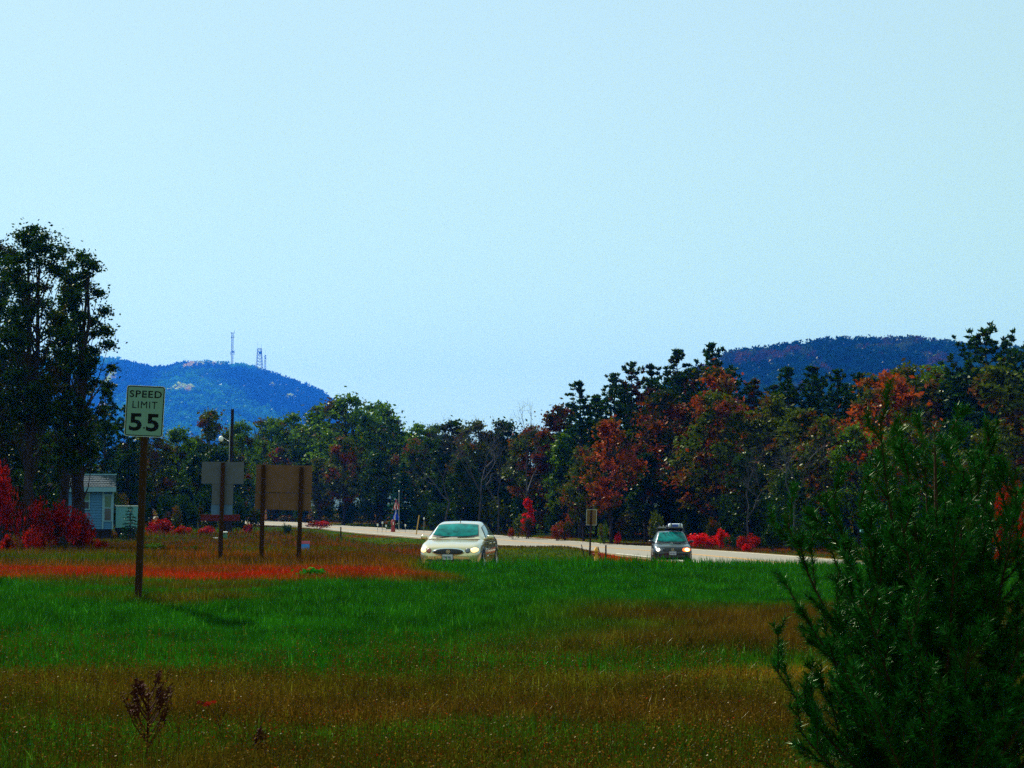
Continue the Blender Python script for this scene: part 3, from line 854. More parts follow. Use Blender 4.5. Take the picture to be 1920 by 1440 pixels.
T = [
 # px, top, D, key, mat, wide, label
 (196, 722, 135, 'pine0', 'pine', 1.0, 'dark conifer rising behind the roof of the blue shed'),
 (238, 760, 140, 'pine2', 'pine', 1.0, 'shorter conifer behind the speed limit sign, left side'),
 (140, 760, 145, 'oak1', 'leaf_dark', 1.2, 'dark broadleaf behind the left end of the shed'),
 (285, 795, 150, 'oak0', 'leaf_olive', 1.0, 'olive tree with yellow tips just under the speed limit panel'),
 (335, 805, 152, 'oak3', 'leaf_green', 1.0, 'round green tree right of the speed limit post'),
 (245, 850, 138, 'oak4', 'leaf_dark', 1.0, 'low dark tree beside the aqua panel'),
 (395, 771, 185, 'oak2', 'leaf_olive', 1.0, 'brownish green tree topping out left of the utility pole'),
 (370, 850, 145, 'oak5', 'leaf_dark', 1.2, 'low dark tree behind the grey T-shaped sign'),
 (455, 792, 190, 'oak1', 'leaf_green', 1.0, 'bright green round tree right of the utility pole'),
 (440, 850, 165, 'oak3', 'leaf_mixed', 1.0, 'low orange-flecked tree between the two sign backs'),
 (505, 786, 228, 'oak4', 'leaf_green', 1.1, 'green tree above the left end of the brown sign back'),
 (548, 778, 232, 'oak0', 'leaf_green', 1.0, 'green tree above the right end of the brown sign back'),
 (525, 840, 222, 'oak2', 'leaf_mixed', 1.3, 'turning tree showing just above the brown sign back'),
 (598, 762, 226, 'oak2', 'leaf_green', 1.2, 'green tree at the foot of the blue hill'),
 (655, 742, 205, 'oak1', 'leaf_green', 1.15, 'biggest rounded green tree in the middle of the tree line'),
 (708, 756, 210, 'oak4', 'leaf_green', 1.0, 'green tree on the right shoulder of the biggest rounded one'),
 (645, 822, 194, 'oak3', 'leaf_mixed', 1.0, 'yellow and orange flecked tree right of the brown sign back'),
 (600, 860, 198, 'oak5', 'leaf_olive', 1.5, 'low olive tree behind the right post of the brown sign'),
 (745, 788, 215, 'pine1', 'pine', 1.2, 'small dark conifer in the dip of the skyline'),
 (780, 796, 222, 'oak0', 'leaf_green', 1.0, 'green tree at the lowest point of the skyline'),
 (815, 798, 222, 'oak2', 'leaf_green', 1.0, 'green tree just right of the lowest point of the skyline'),
 (775, 825, 190, 'oak1', 'leaf_mixed', 1.0, 'brown and orange tree above the hanging flags'),
 (715, 850, 188, 'oak4', 'leaf_dark', 1.2, 'dark tree behind the hanging flags, left side'),
 (757, 868, 172, 'spruce0', 'spruce', 1.1, 'blue-green spruce behind the hanging flags'),
 (845, 790, 170, 'oak5', 'leaf_dark', 1.3, 'dark tree above the roof of the pale sedan, left side'),
 (895, 792, 166, 'oak0', 'leaf_olive', 1.0, 'olive tree behind the bare twigs above the pale sedan'),
 (945, 790, 166, 'oak3', 'leaf_dark', 1.0, 'dark tree right of the olive one above the pale sedan'),
 (870, 860, 158, 'oak4', 'leaf_dark', 1.1, 'low dark tree right behind the pale sedan'),
 (1000, 800, 155, 'oak1', 'leaf_mixed', 1.0, 'reddish flecked tree below the tallest bare tree'),
 (1048, 762, 152, 'oak2', 'leaf_rust', 1.0, 'rust red tree top left of the first tall pine'),
 (1060, 815, 146, 'oak5', 'leaf_green', 1.2, 'green tree under the rust red top'),
 (1087, 716, 142, 'pine0', 'pine', 1.15, 'first tall pine at the left end of the pine wood'),
 (1118, 745, 146, 'pine3', 'pine', 1.0, 'shorter pine right of the first tall pine'),
 (1152, 700, 144, 'pine1', 'pine', 1.1, 'pine third from the left end of the pine wood'),
 (1185, 681, 142, 'pine2', 'pine_rust', 1.05, 'broad pine with rust patches, behind the small tan sign'),
 (1222, 684, 144, 'pine4', 'pine', 1.0, 'pine left of the double-topped pine'),
 (1271, 657, 141, 'pine0', 'pine', 1.05, 'double-topped pine above the dark hatchback'),
 (1300, 690, 143, 'pine3', 'pine_rust', 1.0, 'lower pine left of the highest pine tip'),
 (1336, 645, 140, 'pine2', 'pine', 1.05, 'highest pine tip left of the wooded ridge'),
 (1372, 690, 143, 'pine1', 'pine', 1.1, 'pine where the wooded ridge begins'),
 (1145, 790, 128, 'oak3', 'leaf_maple', 1.0, 'rust red oak low in the pine wood above the tan sign'),
 (1250, 735, 134, 'oak0', 'leaf_rust', 1.0, 'dull red tree in the pine wood above the hatchback'),
 (1345, 692, 133, 'oak2', 'leaf_maple', .9, 'red topped tree right under the highest pine tip'),
 (1340, 738, 126, 'oak4', 'leaf_mixed', 1.0, 'green oak with an orange patch behind the hatchback'),
 (1415, 712, 136, 'pine4', 'pine_rust', 1.1, 'rust patched pine below the start of the ridge'),
 (1455, 742, 126, 'oak1', 'leaf_olive', 1.0, 'olive oak right of the orange patched one'),
 (1478, 690, 138, 'pine0', 'pine', 1.1, 'pine left of the paired pines below the ridge'),
 (1525, 688, 137, 'pine3', 'pine', 1.1, 'left one of the paired pines below the ridge'),
 (1572, 694, 138, 'pine2', 'pine', 1.0, 'right one of the paired pines below the ridge'),
 (1615, 700, 140, 'pine1', 'pine', 1.1, 'pine left of the large red maple'),
 (1660, 702, 118, 'oak4', 'leaf_maple', 1.15, 'large red maple above the young pine'),
 (1705, 690, 130, 'oak3', 'leaf_olive', 1.0, 'olive crown rising behind the large red maple'),
 (1750, 690, 134, 'oak1', 'leaf_green', 1.1, 'green tree left of the tall white pine'),
 (1800, 700, 130, 'oak0', 'leaf_dark', 1.2, 'dark tree at the foot of the tall white pine'),
 (1852, 612, 128, 'whitepine', 'pine', 1.0, 'tall white pine with sweeping upturned boughs at the right'),
 (1905, 655, 132, 'pine4', 'pine', 1.1, 'pine right of the tall white pine'),
 (1945, 640, 130, 'pine2', 'pine', 1.1, 'pine cut by the right edge of the picture'),
 (1880, 690, 118, 'oak5', 'leaf_olive', 1.3, 'olive tree below the tall white pine, right side'),
 (1545, 785, 110, 'oak2', 'leaf_mixed', 1.0, 'green tree with one scarlet patch left of the young pine tip'),
 (1500, 770, 118, 'oak5', 'leaf_olive', 1.3, 'yellowish tree behind the scarlet patched one'),
 (1605, 800, 108, 'oak0', 'leaf_green', 1.0, 'green tree behind the left tip of the young pine'),
 (1700, 800, 106, 'oak4', 'leaf_mixed', 1.0, 'turning tree behind the middle of the young pine'),
 (1790, 790, 108, 'oak3', 'leaf_dark', 1.1, 'dark tree behind the right half of the young pine'),
 (1870, 790, 100, 'oak1', 'leaf_olive', 1.0, 'olive tree behind the right tip of the young pine'),
 (1950, 780, 100, 'oak2', 'leaf_mixed', 1.1, 'turning tree at the right edge of the picture'),
 (1210, 850, 132, 'oak5', 'leaf_dark', 1.2, 'low dark tree right of the tan sign'),
 (1400, 850, 116, 'oak2', 'leaf_dark', 1.2, 'low dark tree above the scarlet hedge'),
 (1290, 850, 130, 'oak1', 'leaf_dark', 1.1, 'low dark tree behind the hatchback roof rack'),
 (1480, 880, 108, 'oak4', 'leaf_dark', 1.1, 'low dark tree left of the young pine'),
 (1095, 840, 134, 'oak4', 'leaf_mixed', .9, 'low rust flecked tree above the tan sign, left side'),
]
for (px, top, D, key, mat, wide, label) in T:
    tree(px, top, D, key, mat, label, wide=wide, bark='bark_blue' if 'pine' in key else 'bark')
for (px, top, D, k, label) in [
    (990, 746, 148, 0, 'tallest bare tree with pale twigs right of the pale sedan'),
    (905, 772, 152, 1, 'bare tree with a fine twig crown above the pale sedan'),
    (935, 778, 150, 2, 'second bare tree close to the right of the first twiggy crown'),
    (840, 792, 156, 0, 'small bare tree above the left side of the pale sedan'),
    (1490, 800, 104, 1, 'leafless pale tree in front of the pine wood left of the young pine'),
    (1400, 800, 108, 2, 'leafless tree with arching pale limbs above the scarlet hedge')]:
    tree(px, top, D, 'bare%d' % k, None, label, bark='bark_pale')

# rows behind the front one: nothing tells these apart
skx = [-80, 150, 230, 300, 400, 500, 600, 655, 710, 780, 850, 950, 1050, 1090, 1150, 1270, 1340, 1420, 1560, 1700, 1900, 2000]
sky_ = [560, 760, 800, 815, 805, 800, 785, 765, 775, 806, 808, 808, 790, 745, 715, 690, 690, 722, 708, 712, 700, 700]
def backrow(Df, jit, n, px0, px1, drop, keys, mats, group, label):
    for i in range(n):
        px = px0 + (px1 - px0) * (i + .5 + random.uniform(-.3, .3)) / n
        D = Df + random.uniform(-jit, jit)
        top = np.interp(px, skx, sky_) + drop + random.uniform(-4, 14)
        key = random.choice(keys)
        tree(px, top, D, key, random.choice(mats), label, wide=random.uniform(1.0, 1.3), group=group, bark='bark_blue' if 'pine' in key else 'bark')
backrow(160, 5, 22, 1060, 2060, 4, ['pine0', 'pine1', 'pine2', 'pine3', 'pine4'], ['pine'], 'pines deep in the wood', 'dark pine deep in the wood behind the front row right of the road')
backrow(150, 5, 18, 1060, 2060, 60, ['oak0', 'oak1', 'oak3', 'oak4'], ['leaf_dark'], 'broadleaf trees deep in the wood', 'dark broadleaf tree deep in the pine wood right of the road')
backrow(178, 5, 9, 790, 1060, 12, ['oak0', 'oak1', 'oak3', 'oak4'], ['leaf_dark', 'leaf_green'], 'trees behind the bare trees', 'dark leafy tree behind the bare trees above the pale sedan')
backrow(242, 6, 13, 440, 820, 14, ['oak0', 'oak1', 'oak2', 'oak4'], ['leaf_green', 'leaf_dark'], 'trees behind the far bend', 'green leafy tree deep in the wood at the far bend of the road')
backrow(165, 6, 10, 215, 430, 26, ['oak0', 'oak1', 'oak3', 'oak4'], ['leaf_dark'], 'trees behind the speed sign', 'dark leafy tree deep in the wood behind the speed limit sign')
backrow(118, 8, 12, -90, 225, 130, ['oak0', 'oak1', 'oak3', 'oak4'], ['leaf_dark'], 'trees behind the tall oaks', 'dark leafy tree in the shade behind the tall left oaks')

# understory at the wood's edge
def shrub(px, top, D, mat, label, width_px, name='shrub', cat='shrub', k=None, group=None):
    x = (px - 960) / F * D; z = g(x, D)
    H = max(.25, at(px, top, D).z - z)
    t = thing(name, label, cat, (x, D, z), random.uniform(0, 6.28), group)
    k = random.randrange(4) if k is None else k
    wr = width_px / F * D / 2
    for nm, me, mt in (('stems', BUSH[k][0], M['bark']), ('leaves', BUSH[k][1], M[mat])):
        o = bpy.data.objects.new(nm, me); COL.objects.link(o); o.parent = t
        if len(me.materials) == 0: me.materials.append(mt)
        o.material_slots[0].link = 'OBJECT'; o.material_slots[0].material = mt
        o.scale = (wr / 1.35, wr / 1.35, H / 1.6)
    return t
RG = 'red sumac bushes'
shrub(72, 932, 70, 'leaf_crimson', 'tall crimson sumac with a pointed top at the left', 70, 'sumac_bush', 'bush', 0)
shrub(118, 942, 71, 'leaf_crimson', 'broad crimson sumac in front of the blue shed', 90, 'sumac_bush', 'bush', 1)
shrub(65, 985, 68, 'leaf_red', 'orange-red sumac low in front of the tall crimson one', 55, 'sumac_bush', 'bush', 2)
shrub(165, 960, 73, 'leaf_crimson', 'crimson sumac under the shed window', 70, 'sumac_bush', 'bush', 3)
shrub(10, 870, 72, 'leaf_crimson', 'tall dark red shrub at the left edge', 95, 'sumac_bush', 'bush', 1)
shrub(22, 1000, 67, 'leaf_red', 'small red sumac at the left edge near the red grass', 40, 'sumac_bush', 'bush', 3)
shrub(190, 1010, 72, 'leaf_crimson', 'low red sumac right of the crimson clump', 40, 'sumac_bush', 'bush', 2)
shrub(302, 972, 112, 'leaf_crimson', 'red sumac right of the speed limit post', 62, 'sumac_bush', 'bush', 0)
shrub(345, 985, 112, 'leaf_crimson', 'low dark red bush left of the grey T-shaped sign', 40, 'sumac_bush', 'bush', 2)
shrub(395, 985, 114, 'leaf_red', 'pale red bush behind the post of the grey T-shaped sign', 50, 'sumac_bush', 'bush', 3)
shrub(466, 983, 118, 'leaf_red', 'small red cone of a bush between the two sign backs', 28, 'sumac_bush', 'bush', 1)
shrub(597, 976, 168, 'leaf_red', 'dull red bush across the road right of the brown sign post', 60, 'sumac_bush', 'bush', 0)
shrub(540, 966, 215, 'leaf_orange', 'orange bush across the road under the brown sign', 50, 'shrub', 'bush', 0)
shrub(537, 980, 112, 'leaf_dark', 'dark round bush with pale glints in front of the road', 30, 'shrub', 'bush', 2)
shrub(310, 1018, 66, 'leaf_green', 'green leafy patch right of the speed limit post', 110, 'shrub', 'bush', 1)
shrub(375, 1022, 67, 'leaf_green', 'smaller green patch left of the T-shaped sign post', 60, 'shrub', 'bush', 3)
tree(990, 936, 140, 'oak5', 'leaf_scarlet', 'scarlet little tree glowing in the dark wood right of the pale sedan', name='maple_sapling', wide=.95)
shrub(985, 968, 139, 'leaf_rust', 'dull rust bush under the scarlet one', 40, 'shrub', 'bush', 3)
shrub(963, 990, 138, 'leaf_orange', 'small orange bush right of the pale sedan roof', 26, 'shrub', 'bush', 1)
shrub(1062, 970, 136, 'leaf_orange', 'orange bush left of the tan sign', 48, 'shrub', 'bush', 2)
shrub(1045, 985, 135, 'leaf_orange', 'low orange bush beside the first pine trunk', 34, 'shrub', 'bush', 0)
shrub(1156, 998, 126, 'leaf_scarlet', 'small scarlet bush right of the tan sign', 20, 'sumac_bush', 'bush', 1)
shrub(1133, 975, 127, 'leaf_green', 'small cone of green right of the tan sign post', 30, 'shrub', 'bush', 2)
shrub(1235, 960, 120, 'leaf_olive', 'yellow-green shrub behind the left mirror of the hatchback', 50, 'shrub', 'bush', 1)
shrub(1318, 1000, 114, 'leaf_scarlet', 'brightest scarlet hedge beside the hatchback', 84, 'sumac_bush', 'bush', 0)
shrub(1350, 990, 113, 'leaf_scarlet', 'scarlet bush at the right end of the bright hedge', 44, 'sumac_bush', 'bush', 3)
shrub(1335, 972, 117, 'leaf_orange', 'orange shrub behind the scarlet hedge', 40, 'shrub', 'bush', 1)
shrub(1405, 1000, 106, 'leaf_red', 'upper red bush right of the scarlet hedge', 56, 'sumac_bush', 'bush', 2)
shrub(1400, 1018, 104, 'leaf_scarlet', 'lower red bush at the road edge right of the scarlet hedge', 26, 'sumac_bush', 'bush', 3)
shrub(1370, 1000, 108, 'leaf_dark', 'dark shrub between the scarlet hedge and the red bushes', 40, 'shrub', 'bush', 2)
shrub(1450, 985, 104, 'leaf_dark', 'dark shrub left of the young pine', 70, 'shrub', 'bush', 1)
shrub(1510, 975, 104, 'leaf_dark', 'dark green shrub touching the left side of the young pine', 80, 'shrub', 'bush', 0)
shrub(1900, 905, 62, 'leaf_crimson', 'crimson bush at the right edge behind the young pine', 100, 'sumac_bush', 'bush', 0)
shrub(1915, 960, 60, 'leaf_red', 'bright red bush at the right edge, lower one', 50, 'sumac_bush', 'bush', 2)
shrub(1870, 1000, 62, 'leaf_scarlet', 'small scarlet spray behind the right side of the young pine', 24, 'sumac_bush', 'bush', 1)
for i in range(26):
    px = 830 + i * 44 + random.uniform(-10, 10)
    D = float(np.interp(px, [830, 1000, 1200, 1400, 1500, 1950], [160, 148, 134, 116, 108, 96])) + random.uniform(2, 5)
    shrub(px, 955 + random.uniform(-25, 15), D, random.choice(['leaf_dark', 'leaf_dark', 'leaf_olive']), 'dark undergrowth shrub at the shaded foot of the roadside wood', 85, group='undergrowth shrubs at the wood edge')
for i in range(24):
    px = 820 + i * 49 + random.uniform(-12, 12)
    D = float(np.interp(px, [830, 1000, 1200, 1400, 1500, 1950], [160, 148, 134, 116, 108, 96])) + random.uniform(9, 13)
    shrub(px, 905 + random.uniform(-20, 15), D, 'leaf_dark', 'tall dark undergrowth shrub inside the roadside wood', 120, group='tall undergrowth shrubs inside the wood')
for i in range(12):
    px = 450 + i * 33 + random.uniform(-8, 8)
    D = float(np.interp(px, [450, 600, 830], [238, 205, 172]))
    shrub(px, 935 + random.uniform(-15, 15), D, 'leaf_dark', 'dark undergrowth shrub across the far stretch of road', 70, group='undergrowth shrubs at the far bend')

for i in range(16):
    px = 215 + i * 17 + random.uniform(-6, 6)
    shrub(px, 935 + random.uniform(-20, 20), random.uniform(133, 141), random.choice(['leaf_dark', 'leaf_dark', 'leaf_olive']), 'dark undergrowth shrub behind the speed limit post and the grey sign back', 60, group='undergrowth shrubs behind the speed sign')
for i in range(9):
    px = -10 + i * 26
    shrub(px, 930 + random.uniform(-30, 30), random.uniform(116, 124), 'leaf_dark', 'dark undergrowth shrub in the shade beneath the tall oaks', 80, group='undergrowth shrubs under the tall oaks')
# small spruce by the aqua panel
def small_spruce():
    D = 92; px = 247; x = (px - 960) / F * D; z = g(x, D)
    H = at(px, 945, D).z - z
    tm, cm = spruce_tree('little_spruce', H, .75, seed=7, size=.06, whorls=12, dens=1.3)
    t = thing('spruce_tree', 'little dark spruce in front of the aqua panel', 'tree', (x, D, z))
    link('trunk', tm, M['bark'], t); link('crown', cm, M['spruce'], t)
small_spruce()

# ------------------------------------------------------------------ hills
def hill(name, ys, x0, x1, nx, ridge_x, ridge_z, yr, yfoot, yback, amp, ns):
    xs = np.linspace(x0, x1, nx)
    X, Y = np.meshgrid(xs, ys)
    f = hillz(X, Y, ridge_x, ridge_z, yr, yfoot, yback, amp, ns)
    n = nx; m = len(ys)
    ii = (np.arange(m - 1)[:, None] * n + np.arange(n - 1)[None]).ravel()
    o = link(name, npmesh(name, np.stack([X.ravel(), Y.ravel(), f.ravel()], 1), np.stack([ii, ii + 1, ii + n + 1, ii + n], 1)), M['hillground'], smooth=True)
    return tag(o, kind='structure')
def hillz(X, Y, rx, rz, yr, yf, yb, amp, ns):
    r = np.interp(X / Y * yr, rx, rz)
    f = sstep(yf, yr, Y) * 0.55 + 0.45 * np.clip((Y - yf) / (yr - yf), 0, 1)
    bk = 1 - sstep(yr, yb, Y)
    t = np.where(Y < yr, f, bk)
    spur = amp * (fbm(X + Y * .3, Y, ns, 44) - .5) * np.sin(np.clip((Y - yf) / (yr - yf), 0, 1) * np.pi)
    return r * t + spur - 3 * (1 - t) + 1.0
def hx(px, D): return (px - 960) / F * D
H1px = [-500, 0, 160, 230, 268, 300, 350, 400, 440, 480, 530, 560, 610, 640, 680, 760, 1000, 1300, 1800, 2600]
H1y = [740, 690, 680, 683, 692, 700, 690, 688, 691, 696, 712, 722, 743, 765, 800, 835, 870, 900, 930, 940]
h1x = [hx(p - 12 if 200 < p < 700 else p, 5000) for p in H1px]; h1z = [at(960, q, 5000).z - 22 for q in H1y]
hill('far_hill', np.concatenate([np.linspace(3400, 5000, 40), np.linspace(5060, 6400, 14)]), -5000, 4000, 220, h1x, h1z, 5000, 3400, 6500, 150, 430)
H2px = [900, 1200, 1300, 1370, 1450, 1540, 1620, 1720, 1800, 1900, 2050, 2300, 2700]
H2y = [900, 760, 700, 668, 656, 645, 641, 641, 651, 662, 680, 740, 820]
h2x = [hx(p, 1900) for p in H2px]; h2z = [at(960, q, 1900).z - 15 for q in H2y]
hill('wooded_ridge', np.concatenate([np.linspace(1140, 1900, 34), np.linspace(1930, 2700, 12)]), -320, 1300, 120, h2x, h2z, 1900, 1140, 2850, 22, 190)

def hill_wood(name, n, y0, y1, pa, pb, args, size, ntri, tri, pal, label, clusters=0.5, conic=0.0, ridge=0):
    u = rng.random(n)
    Y = y0 + (y1 - y0) * u
    X = ((pa + (pb - pa) * rng.random(n)) - 960) / F * Y
    if ridge:
        Y[:ridge] = y1 - rng.uniform(0, (y1 - y0) * .03, ridge)
        X[:ridge] = ((np.linspace(pa, pb, ridge) + rng.normal(0, 4, ridge)) - 960) / F * Y[:ridge]
    Z = hillz(X, Y, *args)
    s = size * rng.uniform(.7, 1.3, n)
    cl = fbm(X, Y * .6, size * 7, 60)
    cl2 = vnoise(X, Y * .6, size * 2.4, 66)
    col = np.empty((n, 3)); col[:] = pal[0]
    mixw = sstep(.45, .6, cl)[:, None]; col = col * (1 - mixw) + np.array(pal[1]) * mixw
    au = (cl2 > clusters) & (rng.random(n) < .75)
    col[au] = np.array(pal[2])
    au2 = (cl2 > clusters) & (rng.random(n) < .3)
    col[au2] = np.array(pal[3])
    col *= rng.uniform(.7, 1.35, (n, 1))
    d = rng.normal(0, 1, (n, ntri, 3)); d /= np.linalg.norm(d, axis=2)[..., None]
    d[..., 2] = np.abs(d[..., 2]) * 1.25 - .15
    con = rng.random(n) < conic
    taper = np.where(con[:, None], np.clip(1.15 - d[..., 2], .12, 1), 1.0)
    rr = rng.uniform(.72, 1.05, (n, ntri))
    P = np.stack([d[..., 0] * taper * .5, d[..., 1] * taper * .5, d[..., 2] * np.where(con[:, None], 1.1, .62)], -1) * (rr * s[:, None])[..., None]
    P = P + np.stack([X, Y, Z + s * .35], 1)[:, None, :]
    P = P.reshape(-1, 3); N = len(P)
    a = rng.normal(0, 1, (N, 3)); a /= np.linalg.norm(a, axis=1)[:, None]
    b = np.cross(a, rng.normal(0, 1, (N, 3))); b /= np.linalg.norm(b, axis=1)[:, None]
    q = (tri * rng.uniform(.6, 1.3, N))[:, None]
    V = np.stack([P + a * q, P - a * q * .5 + b * q * .85, P - a * q * .5 - b * q * .85], 1).reshape(-1, 3)
    c = np.repeat(np.repeat(col, ntri, axis=0), 3, axis=0)
    o = link(name, npmesh(name, V, np.arange(len(V)).reshape(-1, 3), c), M['hillwood'])
    return tag(o, label, 'forest', kind='stuff')
A1 = (h1x, h1z, 5000, 3400, 6500, 150, 430)
A2 = (h2x, h2z, 1900, 1140, 2850, 22, 190)
hill_wood('far_hill_forest', 7500, 3560, 5040, 60, 860, A1, 33.0, 80, 4.6, [(.001, .025, .010), (.035, .17, .0), (.42, .46, .0), (.60, .38, .0)], 'hazy blue forest with orange and gold clumps covering the far hill', clusters=.86, ridge=260)
hill_wood('ridge_forest', 1900, 1400, 1916, 1240, 2100, A2, 17, 130, 2.0, [(.001, .022, .006), (.010, .055, .002), (.03, .05, .0), (.06, .022, .0)], 'bluish green and rust forest covering the nearer ridge', clusters=.66, conic=.0, ridge=150)
for i, (px, top) in enumerate([(1376, 657), (1402, 654), (1447, 651), (1482, 655), (1520, 643), (1552, 631), (1592, 628), (1640, 632), (1756, 631), (1786, 640), (1712, 634), (1812, 645)]):
    D = 1900
    x = hx(px, D); z = float(hillz(np.array([x]), np.array([float(D)]), *A2)[0])
    H = at(px, top, D).z - z + 1.2
    s = max(.4, H / 15.0) * .90
    t = thing('pine_tree', ['pine with a spiky crown', 'pine with open boughs', 'pine with a rounded crown', 'pine with a thin tip'][i % 4] + ' on the ridge skyline, ' + ['first', 'second', 'third', 'fourth', 'fifth', 'sixth', 'seventh', 'eighth', 'tenth', 'eleventh', 'ninth', 'twelfth'][i] + ' counted from the left', 'tree', (x, D, z), i * 1.3, 'pines along the ridge skyline')
    put_leafy(t, 'pine%d' % (i % 5) if i % 3 else 'whitepine', M['pine'], M['bark_blue'], s * (2.1 if i % 3 else 1.5), s)

# ------------------------------------------------------------------ radio towers
def lattice(name, label, px, py0, py1, D, w0, w1, rad, nseg, extras, group='radio towers on the far hill'):
    b = at(px, py1, D); t = at(px, py0, D)
    H = t.z - b.z + 6
    o = thing(name, label, 'radio tower', (b.x, D, b.z - 6), 0.35, group)
    mb = MB(); br = MB()
    cs = [(1, 1), (1, -1), (-1, -1), (-1, 1)]
    def P(k, u):
        w = (w0 * (1 - u) + w1 * u) / 2
        return (cs[k % 4][0] * w, cs[k % 4][1] * w, H * u)
    for k in range(4): mb.tube([P(k, 0), P(k, 1)], rad, 4)
    for i in range(nseg):
        for k in range(4):
            br.tube([P(k, i / nseg), P(k + 1, (i + 1) / nseg)], rad * .7, 3, cap=False)
            br.tube([P(k, (i + 1) / nseg), P(k + 1, (i + 1) / nseg)], rad * .7, 3, cap=False)
    mb.build('mast_legs', M['steel_dark'], o); br.build('braces', M['steel_dark'], o)
    ex = MB(); extras(ex, H); ex.build('antenna', M['steel_dark'], o)
def e1(ex, H):
    for (u, q) in ((1.0, 3.3), (.88, 2.6), (.5, 3.6), (.46, 3.3)):
        ex.tube([(-1.6 * q, 0, H * u), (1.8 * q, 0, H * u)], .5, 4)
        ex.tube([(1.8 * q, 0, H * u - 2), (1.8 * q, 0, H * u + 7)], .55, 4)
        ex.tube([(-1.3 * q, 0, H * u - 2.6), (-1.3 * q, 0, H * u + 3)], .6, 4)
    ex.lathe([(.01, -.8), (3, -.7), (3, .7), (.01, .8)], 10, 'y', (2, 0, H * .52))
def e2(ex, H):
    ex.box((0, 0, H - 8.7), (11.5, 11.5, 1.2)); ex.box((0, 0, H), (12, 12, 1.0))
    ex.box((2.6, 0, H - 12.6), (6, 8, 6))
    ex.tube([(-5, 0, H), (-5, 0, H + 20)], .32, 3); ex.tube([(5.3, 0, H), (5.3, 0, H + 13)], .36, 3)
def e3(ex, H):
    for u in (.98, .92, .86): ex.tube([(0, -2, H * u), (1.6, 2, H * u)], 1.1, 4)
    ex.tube([(0, 0, H), (0, 0, H + 16)], .22, 3)
lattice('radio_tower', 'tallest slender lattice mast standing alone on the far hill', 435, 624, 694, 4950, 5.0, 4.4, .42, 16, e1)
lattice('radio_tower', 'tapered lattice tower with a boxed platform on the far hill', 486, 654, 703, 4950, 21, 10, .7, 9, e2)
lattice('radio_tower', 'thin short mast just right of the tapered tower', 497, 666, 706, 4960, 4.2, 3.4, .36, 9, e3)

# ------------------------------------------------------------------ signs
def roundrect(w, h, r, n=6):
    pts = []
    for cx, cz, a0 in ((w / 2 - r, h / 2 - r, 0), (-w / 2 + r, h / 2 - r, 90), (-w / 2 + r, -h / 2 + r, 180), (w / 2 - r, -h / 2 + r, 270)):
        for k in range(n + 1):
            a = R(a0 + 90 * k / n)
            pts.append((cx + r * math.cos(a), cz + r * math.sin(a)))
    return pts
def plate(name, w, h, r, th, mat, parent, y=0, x=0, z=0):
    pts = roundrect(w, h, r)
    mb = MB(); n = len(pts)
    vs = [(p[0] + x, y, p[1] + z) for p in pts] + [(p[0] + x, y + th, p[1] + z) for p in pts]
    fs = [tuple(range(n)), tuple(range(2 * n - 1, n - 1, -1))] + [(k, (k + 1) % n, n + (k + 1) % n, n + k) for k in range(n)]
    mb.add(vs, fs)
    return mb.build(name, mat, parent)
def ring(name, w, h, r, t, y, mat, parent, th=.001):
    a = roundrect(w, h, r); b = roundrect(w - 2 * t, h - 2 * t, max(r - t, .004))
    n = len(a); mb = MB()
    mb.add([(p[0], y, p[1]) for p in a] + [(p[0], y, p[1]) for p in b], [(k, (k + 1) % n, n + (k + 1) % n, n + k) for k in range(n)])
    return mb.build(name, mat, parent)
def text_mesh(s, size, bold=0.0, spacing=1.0):
    cu = bpy.data.curves.new('lettering', 'FONT')
    cu.body = s; cu.size = size; cu.align_x = 'CENTER'; cu.align_y = 'CENTER'
    cu.offset = bold; cu.space_character = spacing; cu.extrude = 0.0008; cu.resolution_u = 3
    o = bpy.data.objects.new('lettering', cu); COL.objects.link(o)
    dg = bpy.context.evaluated_depsgraph_get()
    me = bpy.data.meshes.new_from_object(o.evaluated_get(dg))
    bpy.data.objects.remove(o)
    return me
def lettering(s, size, width, height, parent, loc, mat, bold=0.0, name='lettering', spacing=1.0):
    me = text_mesh(s, size, bold, spacing)
    co = np.array([v.co for v in me.vertices])
    mn, mxx = co.min(0), co.max(0)
    o = bpy.data.objects.new(name, me); COL.objects.link(o)
    me.materials.clear(); me.materials.append(mat)
    o.parent = parent
    sx = width / (mxx[0] - mn[0]); sz = height / (mxx[1] - mn[1])
    cx, cz = (mxx[0] + mn[0]) / 2, (mxx[1] + mn[1]) / 2
    # bake the scale into the mesh
    for v in me.vertices:
        v.co = Vector(((v.co.x - cx) * sx, -v.co.z, (v.co.y - cz) * sz))
    o.location = loc
    return o

